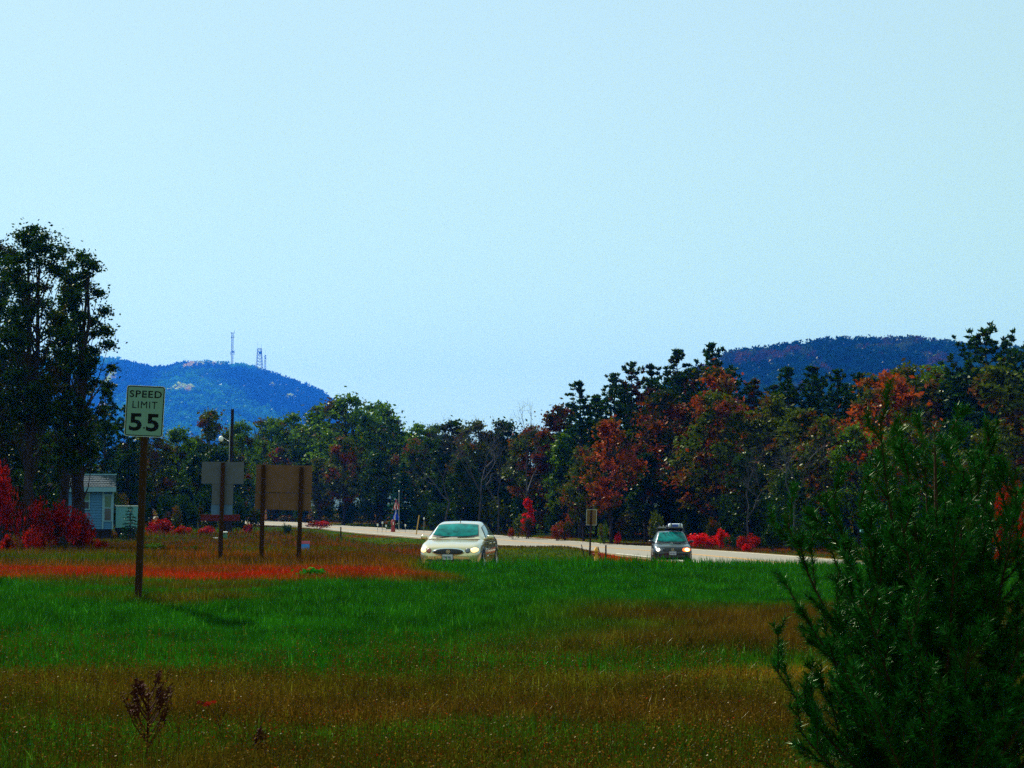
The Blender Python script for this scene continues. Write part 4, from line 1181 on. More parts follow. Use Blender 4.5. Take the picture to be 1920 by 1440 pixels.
def speed_sign():
    D = 27.2
    base = at(257, 1140, D); base.z = g(base.x, D)
    topc = at(271.5, 771, D)
    lean = math.atan2(topc.x - base.x, topc.z - base.z)
    Hc = (topc - base).length
    s = F / D
    o = thing('speed_limit_sign', 'weathered green-white SPEED LIMIT 55 sign on a wooden post', 'road sign', base)
    o.rotation_euler = (0, lean, 0)
    W = 72.5 / s; Hh = 96 / s
    mb = MB(); mb.box((-.0, .062, (Hc + Hh * .35) / 2 - .2), (.10, .10, Hc + Hh * .35 + .4)); mb.build('post', M['wood'], o, bevel=.006)
    pv = bpy.data.objects.new('sign_panel', plate('tmp', W, Hh, .045, .004, M['sign_white'], None).data)
    bpy.data.objects.remove(bpy.data.objects['tmp'])
    COL.objects.link(pv); pv.parent = o
    pv.location = (0, 0, Hc); pv.rotation_euler = (0, R(1.2), 0)
    ring('border', W - .018, Hh - .018, .04, .016, -.0012, M['sign_black'], pv)
    f = plate('sheeting', W - .05, Hh - .05, .03, .0010, M['sign_face'], pv, y=-.0016)
    k = W / .61
    yy = -.0030
    lettering('SPEED', .13, .51 * k, .112 * k, pv, (0.0, yy, .27 * k), M['sign_black'], .0018, spacing=1.12)
    lettering('LIMIT', .13, .39 * k, .110 * k, pv, (-.005, yy, .10 * k), M['sign_black'], .0, spacing=1.12)
    lettering('5', .28, .20 * k, .28 * k, pv, (-.135 * k, yy, -.177 * k), M['sign_black'], .008, 'digit')
    lettering('5', .28, .20 * k, .28 * k, pv, (.135 * k, yy, -.177 * k), M['sign_black'], .008, 'digit')
    for (x, z, r) in ((-.000, .268, .016), (.004, -.262, .013)):
        mb = MB(); mb.lathe([(r * k, 0), (r * k, -.004), (.001, -.006)], 12, 'y', (x * k, -.0022, z * k)); mb.build('bolt', M['sign_black'], pv)
speed_sign()

def tsign():
    D = 52
    s = F / D
    base = at(413, 1058, D); base.z = g(base.x, D)
    o = thing('road_sign', 'back of a grey T-shaped cluster of road signs on one brown post', 'road sign', base)
    def ctr(px, py): p = at(px, py, D); return (p.x - base.x, p.z - base.z)
    top = ctr(417, 866)[1]
    mb = MB(); mb.tube([(0, -.06, -.3), (.055, -.06, top - .02)], [.075, .065], 8); mb.build('post', M['wood'], o)
    def pn(x0, y0, x1, y1, mat, dy, tilt=0):
        cx, cz = ctr((x0 + x1) / 2, (y0 + y1) / 2)
        ob = plate('sign_panel', (x1 - x0) / s, (y1 - y0) / s, .03, .006, mat, o, y=0)
        ob.location = (cx, dy, cz); ob.rotation_euler = (0, R(tilt), 0)
        return ob
    pn(378, 866, 457, 907, M['sign_back_grey'], .02, .8)
    pn(397, 905, 437, 946, M['sign_back_grey'], .03, .8)
    pn(395.5, 944, 435.5, 965, M['sign_back_blue'], .045, .8)
tsign()

def brown_board():
    D = 52.5; s = F / D
    base = at(527, 1060, D); base.z = g(base.x, D)
    o = thing('road_sign', 'back of the wide brown board sign on two wooden posts', 'road sign', base)
    def ctr(px, py): p = at(px, py, D); return (p.x - base.x, p.z - base.z)
    for (bx, tx, ty) in ((490, 495, 872), (560, 566, 876)):
        xb, _ = ctr(bx, 1058); xt, zt = ctr(tx, ty)
        gzb = g(base.x + xb, D) - base.z
        mb = MB(); mb.tube([(xb, -.06, gzb - .3), (xt, -.06, zt)], [.075, .07], 8); mb.build('post', M['wood'], o)
    W = 105 / s; z1 = ctr(530, 872)[1]; zm = ctr(530, 924)[1]; z0 = ctr(530, 955)[1]
    cx = ctr(531.5, 900)[0]
    def panel(x0, x1, za, zb, sh):
        ob = plate('board_panel', (x1 - x0), (zb - za), .004, .018, M['sign_back_brown'], o)
        ob.location = (cx + (x0 + x1) / 2 + sh, .015, (za + zb) / 2); ob.rotation_euler = (0, R(1.3), 0)
    panel(-W / 2, W / 2, zm + .006, z1, .012)
    panel(-W / 2, -.06 * W, z0, zm - .006, -.012)
    panel(-.06 * W + .008, W / 2, z0 - .03, zm - .02, -.012)
brown_board()

def tan_sign():
    D = 88; s = F / D
    base = at(1105, 1048, D); base.z = g(base.x, D)
    o = thing('road_sign', 'small tan sign back on a thin post in front of the pine wood', 'road sign', base)
    c = at(1109, 970, D)
    mb = MB(); mb.tube([(0, -.03, -.4), (c.x - base.x, -.03, c.z - base.z + .38)], [.05, .045], 6); mb.build('post', M['wood'], o)
    ob = plate('sign_panel', 19.5 / s, 29.5 / s, .03, .008, M['sign_back_tan'], o); ob.location = (c.x - base.x, .02, c.z - base.z); ob.rotation_euler = (0, R(2), 0)
    r_ = ring('edge', 19.5 / s, 29.5 / s, .03, .02, -.001, M['sign_white'], ob)
tan_sign()

def red_board():
    D = 110; s = F / D
    base = at(423, 1010, D); base.z = g(base.x, D)
    o = thing('wooden_sign', 'long dark red board on a thick dark post behind the T-shaped sign', 'sign', base)
    c = at(414, 971, D)
    mb = MB(); mb.box((0, 0, (c.z - base.z) / 2), (.24, .2, c.z - base.z + .1)); mb.build('post', M['wood_dark'], o)
    mb = MB(); mb.box((c.x - base.x, -.14, c.z - base.z), (73 / s, .06, 12 / s)); mb.build('board', M['board_red'], o, bevel=.01)
    o2 = thing('utility_box', 'small green box with a white lid at the foot of the dark red board', 'box', (at(420, 1008, 100).x, 100, g(at(420, 1008, 100).x, 100)))
    zb = at(420, 1008, 100).z - o2.location.z
    mb = MB(); mb.box((0, 0, (zb + .12) / 2), (.34, .3, zb + .32)); mb.build('body', M['green_box'], o2, bevel=.01)
    mb = MB(); mb.box((0, 0, zb + .31), (.38, .34, .08)); mb.build('lid', M['white'], o2, bevel=.02)
    p = at(404, 1009, 100)
    o3 = thing('utility_box', 'flat white slab left of the small green box', 'box', (p.x, 100, g(p.x, 100)))
    z = p.z - o3.location.z
    mb = MB(); mb.tube([(0, 0, -.1), (0, 0, z)], .03, 6); mb.build('stake', M['wood'], o3)
    mb = MB(); mb.box((0, 0, z), (.30, .2, .06)); mb.build('slab', M['white'], o3, bevel=.01)
red_board()

def blue_sign():
    D = 66; s = F / D
    p = at(571, 1029, D)
    b = Vector((p.x, D, g(p.x, D)))
    o = thing('yard_sign', 'small blue yard sign with a pink top strip beside the brown sign post', 'sign', b)
    zc = max(p.z - b.z, .35)
    for dx in (-.13, .13):
        mb = MB(); mb.tube([(dx, .01, -.1), (dx, .01, zc)], .012, 5); mb.build('stake', M['galv'], o)
    mb = MB(); mb.box((0, 0, zc - .04), (18 / s, .025, 15 / s)); mb.build('panel', M['blue_plastic'], o, bevel=.006)
    mb = MB(); mb.box((0, -.003, zc + 8.6 / s), (20 / s, .025, 5 / s)); mb.build('strip', M['pink'], o, bevel=.004)
blue_sign()

def posts_and_bits():
    def stick(px0, py0, px1, py1, D, r, mat, name, label, cat):
        a = at(px0, py0, D); b = at(px1, py1, D)
        base = Vector((a.x, D, min(a.z, g(a.x, D))))
        o = thing(name, label, cat, base)
        mb = MB(); mb.tube([(0, 0, -.1), tuple(b - base)], [r, r * .85], 7)
        mb.build('shaft', M[mat], o)
        return o
    stick(1136, 1042, 1136, 1022, 84, .045, 'wood_dark', 'wooden_post', 'short dark post right of the tan sign', 'post')
    stick(1099, 1044, 1090, 1021, 82, .025, 'wood_dark', 'leaning_stick', 'thin dark stick leaning left of the tan sign', 'stick')
    stick(1129, 1040, 1121, 1025, 82, .03, 'wood_dark', 'leaning_stick', 'dark stick leaning on the yellow marker', 'stick')
    stick(780, 1000, 786, 966, 150, .055, 'wood_pale', 'wooden_stake', 'pale yellow leaning stake left of the pale sedan roof', 'stake')
    stick(639, 1010, 639, 988, 112, .05, 'wood_dark', 'wooden_post', 'short dark post in front of the far road', 'post')
    # orange marker
    D = 80
    p = at(1118, 1042, D); b = Vector((p.x, D, g(p.x, D)))
    o = thing('hydrant_marker', 'yellow-orange hydrant shape in the grass right of the tan sign', 'hydrant', b)
    t = at(1118, 1026, D).z - b.z
    mb = MB(); mb.lathe([(.12, 0), (.12, t * .1), (.09, t * .12), (.085, t * .7), (.11, t * .72), (.11, t * .78), (.08, t * .9), (.03, t)], 14); mb.build('barrel', M['orange_p'], o, smooth=True)
    mb = MB(); mb.lathe([(.001, -.17), (.055, -.17), (.055, .17), (.001, .17)], 10, 'x', (0, 0, t * .55)); mb.build('outlet', M['red_p'], o)
    # utility pole and lamp
    D = 122; p = at(431, 1000, D); b = Vector((p.x, D, g(p.x, D)))
    t = at(436, 767, D) - b
    o = thing('utility_pole', 'tall dark utility pole against the blue hill', 'utility pole', b)
    mb = MB(); mb.tube([(0, 0, -.4), (t.x * .5, 0, t.z * .5), (t.x, 0, t.z)], [.15, .13, .11], 9); mb.build('pole', M['wood_dark'], o)
    mb = MB(); mb.tube([(-.16, -.05, 0), (t.x * .8 - .15, -.05, t.z * .86)], .018, 5); mb.build('conduit', M['galv'], o)
    l = at(415, 822, D) - b; a0 = at(431, 829, D) - b
    o2 = o
    mb = MB(); mb.tube([(a0.x, 0, a0.z), ((a0.x + l.x) / 2, -.1, a0.z + .22), (l.x + .05, -.12, l.z + .10)], .028, 6)
    arm = mb.build('lamp_arm', M['galv'], o)
    lmp = MB(); lmp.lathe([(.02, .17), (.10, .14), (.15, .05), (.17, .0), (.165, -.17), (.12, -.22), (.02, -.24)], 14, 'z', (l.x, -.12, l.z)); lmp.build('lamp_head', M['white'], o, smooth=True)
    # flag pole with hanging flags
    D = 165; p = at(748, 992, D); b = Vector((p.x, D, g(p.x, D)))
    t = at(748, 922, D) - b
    o = thing('flag_pole', 'thin pale flag pole in front of the blue-green spruce', 'flag pole', b)
    mb = MB(); mb.tube([(0, 0, 0), (0, 0, t.z)], .035, 7); mb.build('pole', M['galv'], o)
    mb = MB(); mb.lathe([(.01, -.08), (.08, 0), (.01, .08)], 8, 'z', (0, 0, t.z + .06)); mb.build('finial', M['white'], o)
    def flag(py0, py1, w, stripes, label):
        z1 = at(746, py0, D).z; z0 = at(746, py1, D).z
        f = thing('flag', label, 'flag', (b.x - .05 - w / 2, D - .05, z0))
        n = len(stripes)
        for i, mt in enumerate(stripes):
            mb = MB(); vs = []; fs = []
            K = 7
            for j in range(K):
                u = j / (K - 1); zz = (z1 - z0) * (1 - u)
                ww = w * (.25 + .75 * math.sin(min(1, u * 1.1) * math.pi * .62))
                for e in (i / n, (i + 1) / n):
                    vs.append(((e - .5) * ww + .05 * math.sin(u * 5 + i), .09 * math.sin(e * 11 + u * 2), zz))
            for j in range(K - 1): fs.append((2 * j, 2 * j + 1, 2 * j + 3, 2 * j + 2))
            mb.add(vs, fs); mb.build('stripe' if n > 1 else 'cloth', M[mt], f)
    flag(936, 955, .42, ['red_cloth', 'white_cloth', 'red_cloth', 'white_cloth', 'red_cloth'], 'limp red and white striped flag, upper one on the pole')
    flag(956, 975, .50, ['blue_cloth', 'white_cloth', 'blue_cloth', 'blue_cloth'], 'limp blue flag hanging under the striped one')
    # dark red barrel-like ornament and small white markers near the flags
    p = at(737, 990, 160); b = Vector((p.x, 160, g(p.x, 160)))
    o = thing('yard_ornament', 'dark red upright ornament left of the flag pole', 'ornament', b)
    t = at(737, 974, 160).z - b.z
    mb = MB(); mb.lathe([(.22, 0), (.2, t * .2), (.14, t * .55), (.2, t * .62), (.2, t * .85), (.06, t)], 12); mb.build('body', M['red_p'], o, smooth=True)
    mb = MB(); mb.box((.03, -.2, t * .7), (.07, .05, .3)); mb.build('plaque', M['white'], o)
    for i, (px, py, lab) in enumerate([(708, 984, 'small white yard marker furthest left of the flag pole'), (717, 980, 'small white yard marker, second left of the flag pole'), (724, 986, 'small white yard marker closest to the dark red ornament'), (760, 985, 'small white yard marker right of the flag pole'), (795, 972, 'small white yard marker above the mirror of the pale sedan')]):
        D = 158; p = at(px, py, D); b = Vector((p.x, D, g(p.x, D))); z = max(.2, p.z - b.z)
        o = thing('yard_marker', lab, 'marker', b, group='white yard markers')
        mb = MB(); mb.tube([(0, 0, 0), (0, 0, z)], .02, 5); mb.build('stake', M['galv'], o)
        mb = MB(); mb.box((0, -.02, z), (.14, .03, .20)); mb.build('plate', M['white'], o, bevel=.006)
    # bird-box like aqua object seen through the young pine
    D = 90; p = at(1624, 995, D); b = Vector((p.x, D, g(p.x, D))); z = p.z - b.z
    o = thing('mailbox', 'small aqua mailbox on a post seen through the young pine', 'mailbox', b)
    mb = MB(); mb.box((0, 0, z / 2 - .1), (.09, .09, z)); mb.build('post', M['wood_dark'], o)
    mb = MB(); mb.box((0, 0, z), (.62, .22, .14)); mb.box((0, 0, z + .12), (.16, .1, .1)); mb.build('box', M['panel_aqua'], o)
posts_and_bits()

# ------------------------------------------------------------------ shed and panel
def shed():
    D = 99.0; s = F / D
    def W(px, py, d=D): return at(px, py, d)
    a = W(150, 990); 
    base = Vector((W(185, 990).x, D, g(W(185, 990).x, D)))
    o = thing('shed', 'small pale blue clapboard house with a grey shingle roof', 'house', base, R(13))
    zf = W(185, 992).z - base.z       # floor level
    ze = W(185, 917).z - base.z       # eave
    zr = W(185, 889).z - base.z       # ridge
    xl = W(128, 940).x - base.x; xc = W(193, 940).x - base.x; xr = W(211, 940).x - base.x
    dp = 3.0
    # foundation
    mb = MB(); mb.box(((xl + xr) / 2, dp / 2, zf / 2 - .2), (xr - xl - .1, dp - .1, max(.1, zf + .4))); mb.build('foundation', M['wood_dark'], o)
    core = MB(); core.box(((xl + xr) / 2, dp / 2 + .03, (zf + ze) / 2), (xr - xl - .04, dp - .06, ze - zf)); core.build('wall', M['siding'], o)
    n = 15; h = (ze - zf) / n
    mbx = MB(); vs = []
    L = xc - xl
    def plank(x0, x1, z, nm='plank'):
        mb = MB(); mb.add([(x0, -.012, z), (x1, -.012, z), (x1, .03, z), (x0, .03, z), (x0, .012, z + h * .97), (x1, .012, z + h * .97), (x1, .03, z + h * .97), (x0, .03, z + h * .97)],
                          [(0, 1, 5, 4), (1, 2, 6, 5), (2, 3, 7, 6), (3, 0, 4, 7), (0, 3, 2, 1), (4, 5, 6, 7)])
        mb.build(nm, M['siding'], o)
    zwin0, zwin1 = W(185, 955).z - base.z, W(185, 925).z - base.z
    wx0, wx1 = W(147, 950).x - base.x, W(168, 950).x - base.x
    for i in range(n):
        z = zf + i * h
        if zwin0 - h < z < zwin1:
            plank(xl, wx0 - .04, z); plank(wx1 + .04, xc - .05, z)
        else:
            plank(xl, xc - .05, z)
    # corner boards and the narrow end bay with its tall window
    for x in (xc, xr): 
        mb = MB(); mb.box((x, -.02, (zf + ze) / 2), (.09, .05, ze - zf)); mb.build('corner_board', M['siding_trim'], o)
    for i in range(5):
        plank(xc + .05, xr - .05, zf + i * h * .75)
    za, zb = W(185, 977).z - base.z, W(185, 928).z - base.z; zm = (za + zb) / 2
    f = MB(); wx = (xc + xr) / 2; ww = (xr - xc) - .14
    for z in (za, zm, zb): f.box((wx, -.03, z), (ww + .1, .06, .06))
    for x in (wx - ww / 2, wx + ww / 2): f.box((x, -.028, (za + zb) / 2), (.05, .06, zb - za))
    fo = f.build('window', M['siding_trim'], o)
    mb = MB(); mb.box((wx, -.012, (za + zm) / 2), (ww, .02, zm - za - .05)); mb.build('pane', M['pane'], fo)
    mb = MB(); mb.box((wx, -.012, (zb + zm) / 2), (ww, .02, zb - zm - .05)); mb.build('pane', M['pane_green'], fo)
    f = MB(); cx = (wx0 + wx1) / 2; ww = wx1 - wx0
    for z in (zwin0, (zwin0 + zwin1) / 2, zwin1): f.box((cx, -.03, z), (ww + .1, .06, .06))
    for x in (wx0, wx1): f.box((x, -.028, (zwin0 + zwin1) / 2), (.05, .06, zwin1 - zwin0))
    fo = f.build('window', M['siding_trim'], o)
    zm = (zwin0 + zwin1) / 2
    mb = MB(); mb.box((cx, -.012, (zwin0 + zm) / 2), (ww, .02, zm - zwin0 - .05)); mb.build('pane', M['pane'], fo)
    mb = MB(); mb.box((cx, -.012, (zwin1 + zm) / 2), (ww, .02, zwin1 - zm - .05)); mb.build('pane', M['pane_green'], fo)
    # roof: slope facing the viewer, ridge along x
    x0, x1 = xl - .15, xr + .18
    mid = dp / 2
    mb = MB()
    mb.add([(x0, -.25, ze), (x1, -.25, ze), (x1 - .05, mid, zr), (x0, mid, zr), (x0, dp + .25, ze), (x1, dp + .25, ze)],
           [(0, 1, 2, 3), (3, 2, 5, 4), (1, 5, 2), (0, 3, 4), (0, 4, 5, 1)])
    rf = mb.build('roof', M['shingle'], o)
    rows = 8
    sh = MB()
    for r_ in range(rows):
        v0, v1 = r_ / rows, (r_ + 1) / rows
        nn = 18
        for k in range(nn):
            xa = x0 + (x1 - x0) * (k + (.5 if r_ % 2 else 0)) / nn; xb = min(xa + (x1 - x0) / nn - .02, x1 - .03)
            if xa > x1 - .1: continue
            y0, y1 = -.25 + (mid + .25) * v0, -.25 + (mid + .25) * v1
            z0, z1 = ze + (zr - ze) * v0, ze + (zr - ze) * v1
            e = .012 + .02 * random.random()
            sh.add([(xa, y0, z0 + e + .02), (xb, y0, z0 + e + .02), (xb, y1, z1 + .012), (xa, y1, z1 + .012), (xa, y0, z0 + .002), (xb, y0, z0 + .002)],
                   [(0, 1, 2, 3), (4, 5, 1, 0)])
    so = sh.build('shingles', M['shingle'], rf); so['kind'] = 'stuff'
    mb = MB(); mb.box(((x0 + x1) / 2, -.29, ze - .03), (x1 - x0, .07, .26)); mb.build('fascia', M['siding_trim'], o)
    mb = MB(); mb.box(((x0 + x1) / 2, mid, zr + .02), (x1 - x0, .16, .06)); mb.build('ridge_cap', M['siding_trim'], o)
    # aqua panel wall
    D2 = 101; p0 = at(217, 990, D2); p1 = at(259, 949, D2)
    b = Vector(((p0.x + p1.x) / 2, D2, g(p0.x, D2)))
    t = thing('trailer', 'pale aqua trailer wall between the blue house and the speed limit post', 'trailer', b, R(13))
    z0 = p0.z - b.z; z1 = p1.z - b.z; w_ = p1.x - p0.x
    mb = MB(); mb.box((0, .9, (z0 + z1) / 2), (w_, 1.8, z1 - z0)); mb.build('body', M['panel_aqua'], t, bevel=.03)
    mb = MB(); mb.box((0, -.01, z1 + .02), (w_ + .06, .06, .06)); mb.build('trim', M['white'], t)
    mb = MB(); mb.box((0, .9, z0 / 2 - .1), (w_ * .8, 1.4, max(.1, z0 + .2))); mb.build('chassis', M['wood_dark'], t)
    for x in (-w_ / 2 + .2, w_ / 2 - .2):
        mb = MB(); mb.lathe([(.02, -.1), (.22, -.1), (.24, 0), (.22, .1), (.02, .1)], 16, 'y', (x, .15, max(.2, z0 - .05))); mb.build('wheel', M['rubber'], t)
shed()

# ------------------------------------------------------------------ cars
def ip(t, xs, ys): return float(np.interp(t, xs, ys))
def smooth_ip(t, xs, ys):
    """monotone-ish smooth interpolation"""
    i = int(np.clip(np.searchsorted(xs, t) - 1, 0, len(xs) - 2))
    u = (t - xs[i]) / (xs[i + 1] - xs[i]); u = min(max(u, 0), 1)
    def sl(k):
        if k <= 0 or k >= len(xs) - 1: return 0 if k <= 0 else (ys[-1] - ys[-2]) / (xs[-1] - xs[-2])
        a = (ys[k] - ys[k - 1]) / (xs[k] - xs[k - 1]); b = (ys[k + 1] - ys[k]) / (xs[k + 1] - xs[k])
        return 0 if a * b <= 0 else 2 * a * b / (a + b)
    h = xs[i + 1] - xs[i]
    m0, m1 = sl(i) * h, sl(i + 1) * h
    return (2 * u ** 3 - 3 * u * u + 1) * ys[i] + (u ** 3 - 2 * u * u + u) * m0 + (-2 * u ** 3 + 3 * u * u) * ys[i + 1] + (u ** 3 - u * u) * m1

class Car:
    def __init__(s, name, label, loc, rz, P):
        s.P = P
        s.o = thing(name, label, 'car', loc, rz)
        s.L = P['L']
        s.build_lower(); s.build_cabin()
    def lower_pt(s, y, t):
        P = s.P
        w = smooth_ip(y, P['wy'], P['ww']); top = smooth_ip(y, P['ty'], P['tz']); bot = smooth_ip(y, P['by'], P['bz'])
        # t: 0 underside centre -> 1 top centre
        K = [(0, 0.0, 0.0), (.10, .80, 0.0), (.17, .93, .03), (.28, .985, .28), (.42, 1.0, .55), (.52, .975, .78), (.60, .93, .92), (.68, .80, .985), (.82, .45, 1.005), (1.0, 0, 1.02)]
        ts = [k[0] for k in K]
        x = w * smooth_ip(t, ts, [k[1] for k in K]); z = bot + (top - bot) * smooth_ip(t, ts, [k[2] for k in K])
        # muscle lines: hood centre slightly raised, shoulders
        return Vector((x, y, z))
    def build_lower(s):
        P = s.P
        ys = [0, .015, .04, .08, .14, .22, .32, .45] + list(np.arange(.6, s.L - .5, .16)) + [s.L - .42, s.L - .28, s.L - .16, s.L - .07, s.L - .02, s.L]
        ts = np.linspace(0, 1, 30)
        vs = []; fs = []
        for y in ys:
            row = [s.lower_pt(y, t) for t in ts]
            full = row + [Vector((-p.x, p.y, p.z)) for p in row[-2:0:-1]]
            vs += full
        n = len(full)
        for i in range(len(ys) - 1):
            for k in range(n):
                k2 = (k + 1) % n
                fs.append((i * n + k, i * n + k2, (i + 1) * n + k2, (i + 1) * n + k))
        fs.append(tuple(range(n))); fs.append(tuple((len(ys) - 1) * n + k for k in range(n)))
        mb = MB().add(vs, fs)
        s.body = mb.build('body', M[P['paint']], s.o, smooth=True)
        me = s.body.data
        s.bvh = BVHTree.FromPolygons([v.co.copy() for v in me.vertices], [tuple(p.vertices) for p in me.polygons])
    def cab_pt(s, y, t):
        P = s.P
        h = smooth_ip(y, P['hy'], P['hz']); rw = smooth_ip(y, P['ry'], P['rw']); bw = smooth_ip(y, P['by2'], P['bw']); bz = smooth_ip(y, P['by2'], P['bz2'])
        d = max(h - bz, .01)
        K = [(0, bw, bz - .05), (.06, bw - .01, bz), (.40, rw + .035 * min(1, d / .4), h - min(.085, .3 * d)), (.50, rw - .02, h - min(.035, .15 * d)), (.62, rw * .82, h - min(.012, .08 * d)), (.8, rw * .45, h - .002), (1, 0, h + .006)]
        ts = [k[0] for k in K]
        return Vector((smooth_ip(t, ts, [k[1] for k in K]), y, smooth_ip(t, ts, [k[2] for k in K])))
    def patch(s, y0, y1, t0, t1, off, name, mat, parent, side=0, ny=10, nt_=8, edge=None, mirror=False):
        """patch of the cabin surface, lifted by off"""
        vs = []; fs = []
        e = 1e-3
        for i in range(ny):
            for j in range(nt_):
                v = j / (nt_ - 1)
                t = t0 + (t1 - t0) * v
                u = i / (ny - 1)
                ya = y0(v) if callable(y0) else y0; yb = y1(v) if callable(y1) else y1
                y = ya + (yb - ya) * u
                if side == 0:      # spans the whole width: t mirrored
                    tt = t0 + (1 - t0) * (1 - abs(2 * v - 1)); sg = 1 if v <= .5 else -1
                    ya = y0(abs(2 * v - 1)) if callable(y0) else y0; yb = y1(abs(2 * v - 1)) if callable(y1) else y1
                    y = ya + (yb - ya) * u
                else:
                    tt = t; sg = side
                p = s.cab_pt(y, tt)
                n_ = (s.cab_pt(y + e, tt) - s.cab_pt(y - e, tt)).cross(s.cab_pt(y, min(1, tt + e)) - s.cab_pt(y, max(0, tt - e)))
                if n_.length > 0: n_.normalize()
                if n_.z < 0 and n_.x < 0: n_ = -n_
                if (p + n_ * .1 - Vector((0, y, .9))).length < (p - n_ * .1 - Vector((0, y, .9))).length: n_ = -n_
                p = p + n_ * off
                vs.append(Vector((p.x * sg, p.y, p.z)))
        for i in range(ny - 1):
            for j in range(nt_ - 1):
                fs.append((i * nt_ + j, i * nt_ + j + 1, (i + 1) * nt_ + j + 1, (i + 1) * nt_ + j))
        return MB().add(vs, fs).build(name, M[mat], parent, smooth=True)
    def build_cabin(s):
        P = s.P
        y0, y1 = P['hy'][0], P['hy'][-1]
        ys = np.linspace(y0, y1, 34); ts = np.linspace(0, 1, 24)
        vs = []; fs = []
        for y in ys:
            row = [s.cab_pt(y, t) for t in ts]
            full = row + [Vector((-p.x, p.y, p.z)) for p in row[-2::-1]]
            vs += full
        n = len(full)
        for i in range(len(ys) - 1):
            for k in range(n - 1):
                fs.append((i * n + k, i * n + k + 1, (i + 1) * n + k + 1, (i + 1) * n + k))
        s.cabin = MB().add(vs, fs).build('roof', M[P['paint']], s.o, smooth=True)
    def decal(s, cx, cz, rx, rz, mat, name, parent=None, off=.004, dome=.0, power=2.0, n=24, rings=5, axis='y', sgn=1, tilt=0.0):
        """superellipse pad laid on the body front (axis y) or side (axis x)"""
        vs = []; fs = []
        last = None
        def hit(a, b):
            if axis == 'y': r = s.bvh.ray_cast(Vector((a, -3, b)), Vector((0, 1, 0)))
            elif axis == 'r': r = s.bvh.ray_cast(Vector((a, s.L + 3, b)), Vector((0, -1, 0)))
            else: r = s.bvh.ray_cast(Vector((sgn * 4, a, b)), Vector((-sgn, 0, 0)))
            return r[0]
        c0 = hit(cx, cz)
        if c0 is None: return None
        ct, st = math.cos(tilt), math.sin(tilt)
        for k in range(rings + 2):
            q = min(1, k / rings)
            for j in range(n):
                a = 2 * math.pi * j / n
                ca, sa = math.cos(a), math.sin(a)
                ex = rx * q * math.copysign(abs(ca) ** (2 / power), ca); ez = rz * q * math.copysign(abs(sa) ** (2 / power), sa)
                ex, ez = ex * ct - ez * st, ex * st + ez * ct
                h = hit(cx + ex, cz + ez)
                if h is None: h = Vector((cx + ex, c0.y, cz + ez)) if axis != 'x' else Vector((c0.x, cx + ex, cz + ez))
                o_ = off + dome * (1 - q * q) if k <= rings else -.03
                if axis == 'y': p = Vector((h.x, h.y - o_, h.z))
                elif axis == 'r': p = Vector((h.x, h.y + o_, h.z))
                else: p = Vector((h.x + sgn * o_, h.y, h.z))
                vs.append(p)
        for k in range(rings + 1):
            for j in range(n):
                j2 = (j + 1) % n
                fs.append((k * n + j, k * n + j2, (k + 1) * n + j2, (k + 1) * n + j))
        return MB().add(vs, fs).build(name, M[mat], parent or s.o, smooth=True)
    def wheels(s, r, wpos, track):
        for (y) in wpos:
            for sg in (-1, 1):
                wd = .20
                c = (sg * (track - .10), y, r)
                ty = MB(); ty.lathe([(r * .62, -wd / 2), (r * .93, -wd / 2), (r, -wd * .36), (r, wd * .36), (r * .93, wd / 2), (r * .62, wd / 2), (r * .62, -wd / 2)], 28, 'x', c)
                wo = ty.build('wheel', M['rubber'], s.o, smooth=False)
                rim = MB(); x1 = sg * (wd / 2 - .012)
                rim.lathe([(r * .63, x1 + .0), (r * .58, x1 + sg * .012), (r * .54, x1 - sg * .05), (.01, x1 - sg * .05)], 28, 'x', c)
                for q in range(7):
                    a = q * 2 * math.pi / 7
                    rot = Matrix.Rotation(a, 3, 'X')
                    rim.box(tuple(Vector(c) + rot @ Vector((x1 - sg * .02, r * .32, 0))), (.03, r * .5, .05), rot)
                rim.lathe([(.05, x1 + sg * .005), (.001, x1 + sg * .012)], 12, 'x', c)
                rim.build('rim', M['alloy'], wo)
    def mirror(s, x, y, z, mat, w=.2, h=.13):
        for sg in (-1, 1):
            mb = MB(); vs = []; n = 12
            prof = [(-.06, .45), (-.045, .8), (-.01, 1.0), (.05, 1.0), (.07, .95)]
            for (yy, q) in prof:
                for k in range(n):
                    a = 2 * math.pi * k / n
                    cx = math.copysign(abs(math.cos(a)) ** .7, math.cos(a)); sx = math.copysign(abs(math.sin(a)) ** .7, math.sin(a))
                    vs.append((sg * (x + w / 2) + cx * q * w / 2, y + yy, z + sx * q * h / 2))
            fs = [tuple(range(n)), tuple(range((len(prof) - 1) * n, len(prof) * n))]
            for i in range(len(prof) - 1):
                for k in range(n):
                    fs.append((i * n + k, i * n + (k + 1) % n, (i + 1) * n + (k + 1) % n, (i + 1) * n + k))
            mb.add(vs, fs)
            mb.tube([(sg * (x - .10), y + .02, z - .05), (sg * (x + .06), y + .01, z - .03)], .028, 6)
            mb.build('side_mirror', M[mat], s.o, smooth=True)
    def plate_(s, x, z, text, y=None, w=.30, h=.15):
        hit = s.bvh.ray_cast(Vector((x, -3, z)), Vector((0, 1, 0)))[0]
        hits = [s.bvh.ray_cast(Vector((x + a, -3, z + b)), Vector((0, 1, 0)))[0] for a in (-w / 2, 0, w / 2) for b in (-h / 2, 0, h / 2)]
        yy = min([p.y for p in hits if p is not None]) - .012
        fr = MB(); fr.box((x, yy + .002, z), (w + .04, .02, h + .04)); pf = fr.build('licence_plate', M['blacktrim'], s.o, bevel=.004)
        mb = MB(); mb.box((x, yy - .012, z), (w, .006, h)); mb.build('plate_face', M['plate'], pf)
        lettering(text, .1, w * .82, h * .42, pf, (x, yy - .0165, z - .008), M['ink'], .002)

